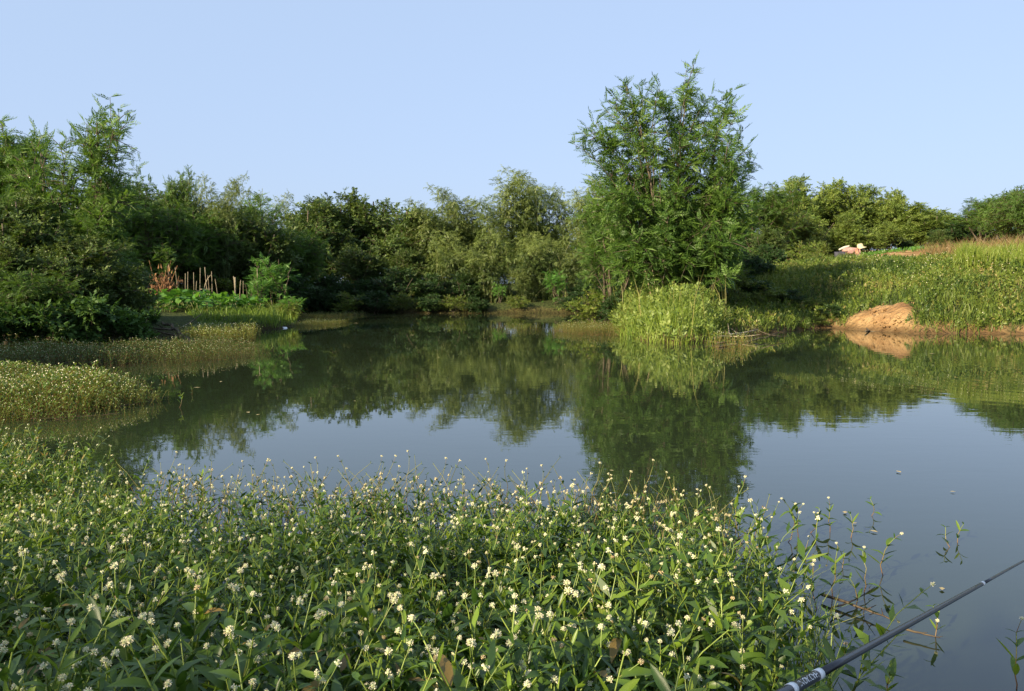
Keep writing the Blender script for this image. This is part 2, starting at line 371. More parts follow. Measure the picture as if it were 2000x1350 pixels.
# ------------------------------------------------------------------ SETTING: ground, water
def axis(pts):
    out = [pts[0][0]]
    for (a, s), (b, _) in zip(pts[:-1], pts[1:]):
        n = max(1, int(round((b - a) / s))); out += list(np.linspace(a, b, n + 1)[1:])
    return np.array(out)
xs = axis([(-1500, 300), (-300, 60), (-60, 5), (-26, 1.0), (-16, .35), (7.5, .3), (8.5, .14), (11.5, .3), (20, .4), (32, 1.2), (70, 8), (300, 60), (1500, 1)])
ys = axis([(-600, 150), (-100, 15), (-20, 2), (-2, .25), (17.5, .25), (22, .16), (45, .25), (46, 1.5), (75, 6), (200, 60), (1700, 1)])
GX, GY = np.meshgrid(xs, ys); GP = np.stack([GX.ravel(), GY.ravel()], 1)
GZ = height(GP)
# the bare slumped earth beside the right shore pushes the bank out
def moundw(P):
    q = (P - np.array([MOUND[0], 20.0])); a = np.hypot(q[:, 0] / (.88 + .25 * vnoise(P, .45, 9)), q[:, 1] / (1.25 + .15 * vnoise(P, .4, 2))); return sstep(1.15, .35, a)
mw = moundw(GP); d_all = sdist(GP)
gul = vnoise(np.column_stack([GP[:, 0] * 1.0 + GP[:, 1] * .35, GP[:, 1] * .3]), .28, 5); GZ = np.where(d_all > 0, GZ + mw * (.12 + .14 * gul + .10 * vnoise(GP, .3, 6)), GZ + mw * .05)
nx, ny = len(xs), len(ys); idx = np.arange(nx * ny).reshape(ny, nx)
q = np.stack([idx[:-1, :-1], idx[:-1, 1:], idx[1:, 1:], idx[1:, :-1]], -1).reshape(-1, 4)
g = Geo(); V = np.column_stack([GP, GZ]); g.V.append(V); g.L.append(q.ravel()); g.C.append(np.full(len(q), 4)); g.M.append(np.zeros(len(q), int))
field = sstep(9, 10.5, d_all) * sstep(6, 9, GP[:, 0]) * sstep(25, 28, GP[:, 1]) * (1 - sstep(24, 30, d_all))
bare = np.clip(np.maximum(mw * 1.3, (d_all < .3 + .2 * vnoise(GP, .6, 4)) * (d_all > -1) * np.where((GP[:, 0] > 7.3) & (GP[:, 1] > 10) & (GP[:, 1] < 27), .85, np.where((GP[:, 0] > 2) & (GP[:, 1] < 20), .6, .18))), 0, 1)  # far bank shows less red earth, its shade put into the soil colour
bare = np.maximum(bare, field)
g.T.append(bare); g.n = len(V)
gm, t, o = node_mat('ground soil')
at_ = N(t, 'ShaderNodeAttribute', attribute_name='tint'); tc = N(t, 'ShaderNodeTexCoord')
n1 = N(t, 'ShaderNodeTexNoise', Scale=1.3, Detail=8.0, Roughness=.65); n2 = N(t, 'ShaderNodeTexNoise', Scale=9.0, Detail=6.0)
for n_ in (n1, n2): t.links.new(tc.outputs['Object'], n_.inputs['Vector'])
r1 = ramp(t, [(.3, (.13, .07, .035)), (.46, (.25, .15, .07)), (.6, (.36, .235, .115)), (.74, (.22, .16, .08))]); t.links.new(n1.outputs[0], r1.inputs[0])
r2 = ramp(t, [(.35, (.025, .035, .012)), (.65, (.06, .075, .022))]); t.links.new(n2.outputs[0], r2.inputs[0])
mx = N(t, 'ShaderNodeMix', data_type='RGBA'); t.links.new(at_.outputs['Fac'], mx.inputs['Factor']); t.links.new(r2.outputs[0], mx.inputs['A']); t.links.new(r1.outputs[0], mx.inputs['B'])
pb = N(t, 'ShaderNodeBsdfPrincipled', Roughness=.95); pb.inputs['Specular IOR Level'].default_value = .1
gp_ = N(t, 'ShaderNodeNewGeometry'); sx = N(t, 'ShaderNodeSeparateXYZ'); t.links.new(gp_.outputs['Position'], sx.inputs[0])       # the soil is soaked just above the water line
wr_ = N(t, 'ShaderNodeMapRange'); wr_.inputs['From Min'].default_value = .03; wr_.inputs['From Max'].default_value = .2; wr_.inputs['To Min'].default_value = .42; wr_.inputs['To Max'].default_value = 1.0
t.links.new(sx.outputs['Z'], wr_.inputs['Value']); wh_ = N(t, 'ShaderNodeHueSaturation'); t.links.new(mx.outputs['Result'], wh_.inputs['Color']); t.links.new(wr_.outputs[0], wh_.inputs['Value']); t.links.new(wh_.outputs[0], pb.inputs['Base Color'])
bp = N(t, 'ShaderNodeBump', Strength=1.0, Distance=.12); t.links.new(n2.outputs[0], bp.inputs['Height']); t.links.new(bp.outputs[0], pb.inputs['Normal']); t.links.new(pb.outputs[0], o.inputs[0])
ground = link('ground', g.mesh('ground', [gm], True)); tag(ground, 'dark soil and red earth banks around the pond', None, kind='structure')

wm, t, o = node_mat('pond water')
p = N(t, 'ShaderNodeBsdfPrincipled', Roughness=.012, IOR=1.6); p.inputs['Base Color'].default_value = (.019, .028, .014, 1)
geo = N(t, 'ShaderNodeNewGeometry')
mp = N(t, 'ShaderNodeMapping'); mp.inputs['Scale'].default_value = (1.0, 2.6, 1); t.links.new(geo.outputs['Position'], mp.inputs['Vector'])
na = N(t, 'ShaderNodeTexNoise', Scale=2.2, Detail=3.0, Roughness=.5, Distortion=.4); nb = N(t, 'ShaderNodeTexNoise', Scale=.16, Detail=2.0)
t.links.new(mp.outputs[0], na.inputs['Vector']); t.links.new(geo.outputs['Position'], nb.inputs['Vector'])
rb = ramp(t, [(.36, (.12,) * 3), (.62, (1,) * 3)]); t.links.new(nb.outputs[0], rb.inputs[0])
mu = N(t, 'ShaderNodeMath', operation='MULTIPLY'); t.links.new(na.outputs[0], mu.inputs[0]); t.links.new(rb.outputs[0], mu.inputs[1])
# rings spreading from a spot at the right bank
sub = N(t, 'ShaderNodeVectorMath', operation='DISTANCE'); sub.inputs[1].default_value = (*gp(2110, 735), 0); t.links.new(geo.outputs['Position'], sub.inputs[0])
sn = N(t, 'ShaderNodeMath', operation='MULTIPLY'); sn.inputs[1].default_value = 22.0; t.links.new(sub.outputs['Value'], sn.inputs[0])
si = N(t, 'ShaderNodeMath', operation='SINE'); t.links.new(sn.outputs[0], si.inputs[0])
fo = N(t, 'ShaderNodeMapRange'); fo.inputs['From Min'].default_value = .5; fo.inputs['From Max'].default_value = 4.5; fo.inputs['To Min'].default_value = .3; fo.inputs['To Max'].default_value = 0
t.links.new(sub.outputs['Value'], fo.inputs['Value'])
sm = N(t, 'ShaderNodeMath', operation='MULTIPLY'); t.links.new(si.outputs[0], sm.inputs[0]); t.links.new(fo.outputs[0], sm.inputs[1])
ad = N(t, 'ShaderNodeMath', operation='ADD'); t.links.new(mu.outputs[0], ad.inputs[0]); t.links.new(sm.outputs[0], ad.inputs[1])
bp = N(t, 'ShaderNodeBump', Strength=1.0, Distance=.0009); t.links.new(ad.outputs[0], bp.inputs['Height']); t.links.new(bp.outputs[0], p.inputs['Normal']); t.links.new(p.outputs[0], o.inputs[0])
g = Geo(); g.raw([(-40, -3, 0), (60, -3, 0), (60, 60, 0), (-40, 60, 0)], [(0, 1, 2, 3)])
water = link('water', g.mesh('water', [wm])); tag(water, 'still murky green pond water', None, kind='structure')

# ------------------------------------------------------------------ tree kinds (each built once, shared by its copies)
K = {}
K['locustA'] = std_tree(1, 5.0, 2.0, FROND, M['locust'], .05, 60, .36, 5, nsub=9, sub=.95, step=.12, wood=.06, multi=True)
K['locustB'] = std_tree(2, 5.0, 1.7, FROND, M['locust'], .05, 52, .38, 4, nsub=8, sub=.9, step=.12, wood=.05, sag=.22, multi=True)
K['locustS'] = std_tree(3, 2.0, .85, FROND, M['locust_bright'], .1, 12, .32, 2, nsub=4, sub=.45, step=.09, wood=.025, multi=True)
K['broadA'] = std_tree(4, 5.0, 2.2, BROAD, M['broad'], .06, 64, .36, 6, nsub=9, sub=.95, step=.12, wood=.07)
K['broadB'] = std_tree(5, 5.0, 1.9, BROAD, M['broad'], .04, 60, .35, 5, nsub=9, sub=.9, step=.12, wood=.06, multi=True)
K['paleA'] = std_tree(6, 5.0, 2.4, BROAD_FAR, M['pale'], .04, 64, .42, 6, nsub=9, sub=.95, step=.14, wood=.06, multi=True)
K['paleB'] = std_tree(7, 5.0, 2.1, FROND_FAR, M['pale'], .04, 60, .5, 6, nsub=9, sub=.95, step=.13, wood=.06, multi=True)
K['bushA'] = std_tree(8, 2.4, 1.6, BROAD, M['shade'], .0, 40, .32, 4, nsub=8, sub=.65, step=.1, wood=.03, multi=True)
K['bushB'] = std_tree(9, 2.2, 1.4, BROAD_FAR, M['meadow'], .0, 26, .26, 3, nsub=6, sub=.5, step=.09, wood=.02, multi=True)
K['bigleaf'] = std_tree(10, 2.6, 1.5, BIG, M['biglf'], .02, 34, .4, 3, nsub=6, sub=.7, step=.17, wood=.035, multi=True)
BB = [bamboo(21, 6.0, 2.2), bamboo(22, 5.2, 2.0), bamboo(23, 3.2, 2.2, 11, 1.2)]

NAMES = {'locust': 'locust_tree', 'broad': 'broadleaf_tree', 'pale': 'leafy_tree', 'bush': 'leafy_bush', 'bigleaf': 'large_leaved_shrub'}
BASEH = {'locustA': 5, 'locustB': 5, 'locustS': 2, 'broadA': 5, 'broadB': 5, 'paleA': 5, 'paleB': 5, 'bushA': 2.4, 'bushB': 2.2, 'bigleaf': 2.6}
def put(kind, px, top, Y, rz, label, cat='tree', group=None, wide=1.0, x=None):
    """stand a tree of that kind at depth Y under picture column px, its tip at picture row top"""
    X = at(px, 560, Y)[0] if x is None else x; z = gz(X, Y); zt = at(px, top, Y)[2] if x is None else z + top; h = zt - max(z, 0)
    s = h / BASEH[kind]; nm = next(v for k_, v in NAMES.items() if kind.startswith(k_))
    return instance(nm, [('trunk', K[kind][0]), ('crown', K[kind][1])], label, cat, (X, Y, max(z, 0) - .03), rz, (s * wide, s * wide, s), group)
def put_bamboo(k, px, top, Y, rz, label, group='bamboo clumps along the far bank', wide=1.0):
    X = at(px, 560, Y)[0]; z = gz(X, Y); h = at(px, top, Y)[2] - z; s = h / (6.0, 5.2, 3.2)[k]
    t = thing('bamboo_clump', label, 'bamboo', (X, Y, max(z, 0) - .03), rz, (s * wide, s * wide, s), group)
    for m in BB[k][0]: link('culm', m, t)
    link('foliage', BB[k][1], t); return t

# left bank
GL = 'trees on the left bank'
put('locustB', 20, 215, 23, 0.4, 'tall dark feathery tree rising at the left edge behind the others', group=GL)
put('locustA', -60, 300, 16, 2.0, 'feathery tree cut by the left edge of the view', group=GL)
put('broadB', 40, 330, 15.8, 1.3, 'dark green leafy tree in front of the tall feathery one at the left edge', group=GL, wide=1.1)
put('locustA', 245, 280, 26.5, 4.1, 'feathery tree with raised fronds right of the leaning sprout', group=GL, wide=.8)
put('broadA', 330, 335, 29.5, .6, 'olive leafy tree between the feathery trees and the bamboo tops', group=GL, wide=1.1)
put('locustB', 352, 318, 28.5, 3.0, 'slim light tree whose top stands clear above the left tree line', group=GL, wide=.5)
put('locustB', 420, 385, 29, 5.2, 'bushy green feathery tree behind the bean stakes', group=GL, wide=1.25)
put('broadB', 505, 378, 29, 2.2, 'dark round tree at the right end of the left tree line', group=GL, wide=1.1)
put('locustA', 562, 398, 33, 1.0, 'low green tree in the dip where left and far tree lines meet', group=GL)
put('broadA', 160, 420, 15.8, 2.9, 'dense leafy tree leaning over the shady left water edge', group=GL, wide=1.25)
put('broadB', 10, 440, 14.6, 5.0, 'shaded leafy tree low over the water at the left edge', group=GL, wide=1.3)
put('locustB', 225, 470, 18.6, .2, 'small feathery tree beside the dry brown stalks', group=GL, wide=1.5)
put('locustB', 290, 400, 27.5, 2.6, 'yellow green feathery tree above the dry brown stalks', group=GL, wide=1.2)
for i, (px, top, Y, k, wd) in enumerate([(100, 330, 17.2, 'locustA', 1.0), (25, 385, 16.4, 'locustB', 1.2), (185, 400, 16.8, 'locustB', 1.3), (120, 455, 14.9, 'broadB', 1.3), (215, 480, 15.6, 'broadA', 1.3), (50, 480, 14.2, 'locustA', 1.3), (300, 345, 25.5, 'locustA', 1.1), (370, 365, 27.5, 'locustA', 1.1), (470, 375, 31, 'locustB', 1.3), (-20, 300, 25, 'broadB', 1.2), (230, 335, 27, 'broadB', 1.2)]):
    put(k, px, top, Y, i * 2.6 + .7, ['feathery tree right in front of the leaning sprout tree', 'bushy feathery tree low at the left edge', 'feathery tree below the leaning sprout, above the shore shrubs', 'low leafy tree just above the large leaved shrubs', 'low leafy tree reaching towards the dry brown stalks', 'low feathery tree hanging over the shaded weeds at the left edge',
        'feathery tree on the skyline above the dry brown stalks', 'feathery tree on the skyline above the bean stakes', 'feathery tree on the skyline left of the dark round tree', 'leafy tree behind the left edge trees', 'leafy tree on the skyline right of the leaning sprout'][i], group=GL, wide=wd)
for i, (px, top, Y, k) in enumerate([(430, 335, 28, 0), (395, 345, 29, 1), (510, 372, 33, 1)]):
    put_bamboo(k, px, top, Y, i * 1.7, ['thin bamboo with a pale plume, tallest of those over the left trees', 'thin bamboo with drooping tips left of the pale plume', 'wispy pale bamboo tip above the dark round tree'][i], 'bamboo behind the left trees', .55)
GB = 'large leaved shrubs at the shady left shore'
for px, top, Y, rz, lb in [(80, 575, 13.4, 0, 'large leaved shrub hanging low over weeds near the left edge'), (170, 560, 14.0, 2, 'large leaved shrub with broad drooping leaves, tallest of the shore shrubs'),
                           (250, 590, 14.8, 4, 'dark large leaved shrub just left of the squash leaves'), (-30, 585, 13.0, 1, 'large leaved shrub cut by the left edge above the weeds')]:
    put('bigleaf', px, top, Y, rz, lb, 'shrub', GB, 1.15)
put('bushA', 285, 590, 16.8, 1, 'low dark bush behind the fallen branch', 'bush', wide=1.0)
put('bushA', 215, 560, 16.6, 3, 'dark bush filling the shade behind the large leaved shrubs', 'bush', wide=1.2)
put('locustS', 305, 480, 26.0, 1, 'bright sapling standing behind the dry brown stalks', 'sapling')
put('locustS', 566, 566, 23.4, 1.3, 'bright feathery bush leaning out over the tip of the left spit', 'bush', wide=1.7)
put('locustS', 540, 478, 25.3, 2.3, 'tall bright green sapling at the end of the bean stakes', 'sapling', wide=1.0)
put('locustS', 500, 525, 24.6, .3, 'short bright sapling left of the tall one by the bean stakes', 'sapling', wide=1.1)

# far bank
GF = 'dark trees on the far bank'
put('broadB', 612, 368, 38, .3, 'dark tree at the left end of the far bank', group=GF, wide=1.15)
put('broadA', 652, 352, 40, 1.2, 'dark round topped tree, left of the two tallest on the far bank', group=GF, wide=1.25)
put('broadB', 722, 346, 41, 3.3, 'dark tree with reddish brown top, tallest on the far bank', group=GF, wide=1.3)
put('broadA', 795, 370, 39, 4.4, 'dark spreading tree where the bamboo begins', group=GF, wide=1.25)
put('broadB', 700, 460, 36.2, 2.1, 'lower dark tree in front of the tallest far tree', group=GF, wide=1.4)
put('broadA', 790, 465, 36.8, 5.1, 'lower leafy tree with lit branches beside the bamboo', group=GF, wide=1.2)
for i, (px, Y) in enumerate([(600, 35.5), (655, 35.0), (715, 34.9), (775, 34.8), (835, 35.0), (1145, 34.6), (560, 36.8), (905, 35.6)]):
    put('bushA', px, 515 + (i % 3) * 12, Y, i * 1.3, ['at the left corner of the far water', 'second from the left corner of the far water', 'below the tallest far tree', 'right of the tallest far tree',
        'where the bamboo starts', 'left of the tall pond tree', 'behind the left spit of land', 'under the first bamboo plume'][i].join(['dark bush on the far shore ', '']), 'bush', 'dark bushes along the far shore', 1.25)
for i, (px, top, Y) in enumerate([(585, 560, 34.0), (630, 555, 33.6), (680, 560, 33.4), (735, 562, 33.2), (790, 560, 33.2), (840, 570, 33.0), (885, 568, 33.0), (930, 575, 33.0), (1010, 570, 33.2), (1125, 565, 33.0), (1165, 575, 33.0), (440, 500, 30), (475, 510, 31), (525, 505, 30.5), (400, 500, 28)]):
    put('bushA' if i % 2 else 'bushB', px, top, Y, i * 1.1, 'low bush ' + ['at the far left corner of the water', 'second along the dark far water edge', 'third along the dark far water edge', 'below the tallest far tree at the water edge', 'touching the water where the dark trees end', 'touching the water before the bamboo', 'under the first low bamboo', 'left of the slender bright sapling', 'right of the slender bright sapling', 'right of the layered sapling', 'beside the grassy point on the far shore',
        'in the shade behind the bean stakes', 'in the shade behind the thick pale stake', 'in the shade behind the tall bright sapling', 'in the shade behind the wigwam of stakes'][i], 'bush', 'low bushes touching the far water', 1.5)
bl = ['leftmost, beside the dark trees', 'with two thin pale plumes', 'with a broad bright plume', 'between the two highest plumes', 'with the highest pale plume', 'with a dark upright tip', 'rightmost, behind the tall pond tree', 'far back between plumes']
for i, (px, top, Y, k) in enumerate([(858, 392, 38.5, 1), (912, 360, 39, 0), (975, 350, 38.6, 0), (1030, 352, 39.2, 1), (1068, 326, 39, 0), (1118, 350, 38.4, 1), (1165, 375, 38, 1), (945, 385, 40, 1)]):
    put_bamboo(k, px, top, Y, i * 2.1 + .5, 'tall olive bamboo clump on the far bank, ' + bl[i], wide=.9)
bl = ['at the dark trees', 'under the paired plumes', 'hanging lowest over the water', 'in the middle of the bamboo', 'under the highest plume', 'beside the bright sapling', 'next to the tall pond tree']
for i, (px, top, Y) in enumerate([(850, 470, 36.4), (905, 440, 36.8), (955, 480, 35.8), (1005, 455, 36.4), (1060, 440, 36.6), (1030, 520, 35.3), (1120, 470, 35.9)]):
    put_bamboo(2, px, top, Y, i * 1.9, 'low drooping bamboo on the far shore, ' + bl[i], 'drooping bamboo at the far water edge', .85)
for px, top, Y, lb in [(975, 545, 34.2, 'slender bright sapling on the red far bank'), (965, 590, 33.9, 'small bright plant at the foot of the slender sapling'), (1090, 515, 34.2, 'bright feathery sapling with layered fronds on the far shore'),
                       (1085, 575, 33.7, 'low fresh green sapling dipping to the far water'), (1060, 585, 33.9, 'low sapling left of the one dipping to the water'), (850, 565, 34.4, 'dark green low sapling on the shaded far bank'), (1180, 560, 33.6, 'low sapling beside the grassy point')]:
    put('locustS', px, top, Y, px, lb, 'sapling', 'saplings along the far shore', 1.1)

# right background
GR = 'trees behind the field'
for i, (px, top, Y, k, wd, lb) in enumerate([
    (1490, 350, 40, 'locustB', 1.3, 'dark green tree beside the tall pond tree'), (1545, 335, 46, 'paleB', 1.0, 'tall light tree, first behind the field from the tall pond tree'),
    (1620, 338, 47, 'paleA', 1.1, 'broad light green tree, highest behind the field'), (1690, 352, 48, 'paleB', 1.1, 'rounded light tree right of the highest one'),
    (1560, 400, 43, 'paleA', 1.2, 'lower light tree at the left end of the field'), (1735, 358, 47, 'paleA', .9, 'light tree with sparse raised twigs on top'),
    (1785, 390, 46, 'paleB', 1.6, 'light tree sloping down towards the gap in the tree line'), (1650, 410, 43.5, 'paleB', 1.3, 'front light tree above the working farmer'),
    (1725, 425, 43.5, 'paleA', 1.2, 'front light tree right of the working farmer'), (1825, 398, 47, 'paleA', 1.9, 'pale tree at the gap in the tree line'),
    (1868, 404, 46, 'locustA', 2.1, 'low grey green tree right of the gap'), (1918, 385, 43, 'locustB', 1.9, 'darker feathery tree near the right edge'),
    (1960, 368, 36, 'locustA', 1.1, 'wide feathery tree at the right edge'), (2010, 335, 33, 'locustA', 1.0, 'tall feathery tree cut by the right edge'),
    (1988, 345, 35, 'broadB', 1.4, 'bushy tree beside the tall feathery one at the right edge'), (1945, 372, 39, 'locustB', 1.5, 'feathery tree filling the skyline left of the right edge trees'),
    (1835, 440, 42, 'broadA', 1.4, 'low olive tree standing behind the field corner'), (1590, 455, 41, 'paleA', 1.2, 'bushy light tree low at the field edge'),
    (1500, 430, 34, 'broadB', 1.3, 'dark leafy tree in the shade right of the tall pond tree')]):
    put(k, px, top, Y, i * 2.3, lb, group=GR, wide=wd)
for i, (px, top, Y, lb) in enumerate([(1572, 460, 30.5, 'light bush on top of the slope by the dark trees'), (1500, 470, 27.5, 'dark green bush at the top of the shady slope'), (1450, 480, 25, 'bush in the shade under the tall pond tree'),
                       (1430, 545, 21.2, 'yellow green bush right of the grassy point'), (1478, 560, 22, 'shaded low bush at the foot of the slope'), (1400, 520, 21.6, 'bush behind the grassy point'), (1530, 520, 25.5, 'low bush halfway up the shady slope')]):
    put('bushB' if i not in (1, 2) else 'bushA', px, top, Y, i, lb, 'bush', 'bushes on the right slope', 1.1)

r = np.random.default_rng(606)
wh = ['just above the bare earth mound', 'low on the shady slope', 'in the middle of the shady slope', 'right of the bare earth mound', 'above the red shore, right of the mound', 'high on the slope below the farmer', 'below the field edge', 'by the reeds',
      'low at the right edge of the meadow', 'under the reeds near the shore', 'at the foot of the shady slope by the driftwood', 'between the driftwood and the mound', 'on the slope crest left of the farmer', 'at the right end of the crest', 'beside the brown weeds', 'left of the mound near the water', 'right in front of the farmer', 'beside the bending farmer']
for i, (px, top, Y) in enumerate([(1740, 545, 22.5), (1530, 600, 22.0), (1600, 560, 24.0), (1830, 600, 20.6), (1880, 600, 20.5), (1690, 505, 26), (1800, 512, 26.5), (1840, 540, 24.5), (1990, 590, 20.5), (1940, 585, 21.2), (1470, 610, 21.0), (1600, 610, 21.2), (1590, 485, 28.5), (1960, 500, 27.5), (1880, 500, 27.0), (1570, 625, 20.4), (1652, 487, 32.0), (1688, 488, 32.2)]):
    put('bushB', px, top, Y, i * 2.3, 'low green herb bush ' + wh[i], 'bush', 'low bushes on the right bank', 1.5)

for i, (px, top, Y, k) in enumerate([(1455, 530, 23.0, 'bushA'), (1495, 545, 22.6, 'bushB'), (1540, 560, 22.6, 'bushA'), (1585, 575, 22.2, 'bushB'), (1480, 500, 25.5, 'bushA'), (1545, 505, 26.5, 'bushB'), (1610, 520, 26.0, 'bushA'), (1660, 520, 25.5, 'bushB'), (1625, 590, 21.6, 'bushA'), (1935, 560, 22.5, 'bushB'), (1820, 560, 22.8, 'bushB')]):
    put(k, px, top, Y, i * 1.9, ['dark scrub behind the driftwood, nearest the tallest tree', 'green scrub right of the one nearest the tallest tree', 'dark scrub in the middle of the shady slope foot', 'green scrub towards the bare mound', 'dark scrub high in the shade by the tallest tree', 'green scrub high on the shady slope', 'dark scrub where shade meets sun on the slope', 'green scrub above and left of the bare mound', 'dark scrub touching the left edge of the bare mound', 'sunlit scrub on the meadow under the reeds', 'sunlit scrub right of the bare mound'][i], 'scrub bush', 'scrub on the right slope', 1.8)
for i in range(13):
    put(('bushA', 'bushB', 'bushA')[i % 3], 1470 + 48 * i, (462 if i < 8 else 442) - 6 * (i % 3), 44.5 + .5 * (i % 2), i * 1.3, 'low bush along the back edge of the field, ' + ['nearest the dark trees', 'beside the first tall light tree', 'under the first tall light tree', 'left of the farmer', 'behind the farmer', 'right of the farmer', 'mid field', 'under the rounded light tree', 'under the sparse topped tree', 'before the gap', 'at the gap in the tree line', 'right of the gap', 'nearest the right edge'][i], 'bush', 'bushes behind the field', 1.6)
for i, (px, top, Y) in enumerate([(1172, 545, 22.5), (1290, 560, 20.6), (1360, 545, 20.8), (1215, 560, 21.5), (1420, 500, 22.6)]):
    put('bushA' if i % 2 else 'bushB', px, top, Y, i * 2, 'bush filling the base ' + ['left of the point, at its neck', 'behind the grass left of the trunk', 'behind the grass right of the trunk', 'at the left rear of the point', 'of the dark tree right of the point'][i], 'bush', 'bushes round the foot of the tallest tree', 1.3)

# the tall feathery tree on the point, with its own spreading limbs
TY = 19.6; TB = at(1318, 640, TY); TB[2] = gz(TB[0], TB[1]); r = np.random.default_rng(77)
tipx = [(1140, 262), (1158, 240), (1178, 212), (1200, 190), (1222, 162), (1245, 170), (1268, 168), (1290, 176), (1310, 200), (1352, 126), (1345, 170), (1362, 210), (1432, 178), (1420, 205), (1400, 230), (1437, 225), (1464, 285),
        (1450, 320), (1460, 345), (1425, 275), (1190, 280), (1220, 240), (1245, 290), (1280, 240), (1175, 320), (1210, 340), (1160, 350), (1380, 290), (1330, 260), (1410, 330), (1300, 300), (1260, 330), (1350, 320), (1440, 380), (1200, 400),
        (1165, 400), (1240, 400), (1290, 390), (1340, 400), (1400, 410), (1450, 430), (1180, 450), (1230, 470), (1290, 470), (1350, 465), (1410, 480), (1440, 470), (1210, 520), (1380, 530), (1330, 360), (1270, 440), (1385, 370), (1310, 430)]
tips = []; sbl = []
for (a, b) in tipx:
    for k in range(2):
        sbl.append(.42 if b < 250 else .65 if b < 330 else 1.0)
        p_ = at(a + (r.normal(0, 12) if k else r.normal(0, 2)), b + (abs(r.normal(0, 20)) + 6 if k else r.normal(0, 2)), TY + r.uniform(-1.5, 1.5) * (1.0 if b > 230 else .5)); tips.append(p_ - TB)
ex = lumps(r, [(-.1, .1, 1.7, 1.6, 1.3, 1.1, 32), (.3, .1, 2.6, 1.4, 1.2, 1.0, 18)]); tips += list(ex); sbl += [1.0] * len(ex)
st = [((0, 0, -.1), at(1340, 190, TY) - TB), ((.15, .1, -.1), at(1250, 240, TY - .4) - TB), ((-.15, -.1, -.1), at(1400, 260, TY + .3) - TB), ((.1, -.2, -.1), at(1200, 330, TY + .2) - TB), ((.2, 0, -.1), at(1430, 400, TY - .2) - TB)]
tw_, tc_ = make_tree(31, np.array(tips), st, FROND, M['locust'], tw=.37, nsub=10, sub=.75, step=.095, wood=.036, sag=.16, tint=(.5, .26), sprout=.35, subs=sbl)
instance('locust_tree', [('trunk', tw_), ('crown', tc_)], 'tallest tree, feathery and many stemmed, on the grassy point in the pond', 'tree', TB)
put('locustB', 1190, 350, 22.2, 1.9, 'bright green feathery tree leaning out left of the tallest tree', wide=1.0)
put('locustA', 1250, 400, 24, 1.9, 'feathery tree filling the space behind the tallest tree', wide=1.0)
put('broadB', 1390, 380, 23, 1.9, 'dark leafy tree standing just behind the tallest tree', wide=1.0)
# a leaning sprout in the left trees
r = np.random.default_rng(5); LB = at(150, 640, 17.0); LB[2] = gz(LB[0], LB[1])
tips = [at(a, b, 17 + r.uniform(-.8, .8)) - LB for a, b in [(215, 190), (232, 212), (200, 215), (190, 240), (228, 250), (150, 262), (130, 275), (170, 250), (60, 275), (90, 290), (40, 300), (205, 290), (120, 320), (170, 330), (240, 310), (60, 350), (230, 350), (150, 380), (100, 400), (200, 400), (20, 340), (250, 380)]]
st = [((0, 0, -.1), at(190, 240, 17) - LB), ((-.2, .1, -.1), at(80, 300, 17.3) - LB)]
tw_, tc_ = make_tree(32, np.array(tips), st, FROND, M['locust'], tw=.33, nsub=10, sub=.8, step=.105, wood=.045, sag=.1, sprout=.4, tint=(.58, .25))
instance('locust_tree', [('trunk', tw_), ('crown', tc_)], 'feathery tree whose tip shoot leans right above the left trees', 'tree', LB, group=GL)

# a second row closes the view under the crowns
for i, (px, top, Y, k, wd) in enumerate([(-60, 420, 32, 'broadA', 1.5), (130, 400, 31, 'broadB', 1.5), (300, 415, 34, 'broadA', 1.5), (400, 430, 37, 'broadB', 1.5), (500, 425, 41, 'broadA', 1.5),
        (600, 400, 46, 'broadB', 1.5), (700, 395, 48, 'broadA', 1.5), (820, 405, 46, 'broadB', 1.5), (930, 405, 46, 'broadA', 1.5), (1050, 400, 47, 'broadB', 1.5), (1180, 405, 46, 'broadA', 1.5), (1330, 430, 45, 'broadB', 1.5),
        (1440, 420, 50, 'paleB', 1.4), (1900, 430, 55, 'paleA', 1.6), (2020, 425, 48, 'broadB', 1.5)]):
    put(k, px, top, Y, i * 1.7, 'dark tree filling the gap low behind ' + ['the left edge trees', 'the leaning sprout tree', 'the raised frond tree', 'the bean stakes', 'the thin left bamboos', 'the left end of the far bank', 'the two tallest far trees', 'the first bamboo plume', 'the paired plumes', 'the highest plume', 'the last bamboo before the point', 'the tallest tree', 'the slope bushes', 'the gap in the right tree line', 'the right edge tree'][i], group='trees of the second row', wide=wd)

# trees behind the fisherman's back, which shade the near weeds
for i, (x, y, h, k) in enumerate([(-3.9, -3.6, 4.2, 'locustB'), (-1.2, -3.4, 2.6, 'locustA'), (-7.5, -4.4, 4.3, 'locustB'), (-13.6, 6.2, 5.2, 'broadB'), (-11.6, 6.4, 4.6, 'broadA')]):
    put(k, 0, h, y, i * 1.1, ['leafy tree on the near bank behind the camera', 'second leafy tree on the near bank behind the camera', 'leafy tree on the near bank beyond the left edge', 'tree on the left bank beyond the left edge', 'second tree on the left bank beyond the left edge'][i], group='trees on the near bank', x=x, wide=.75 if i < 3 else 1)

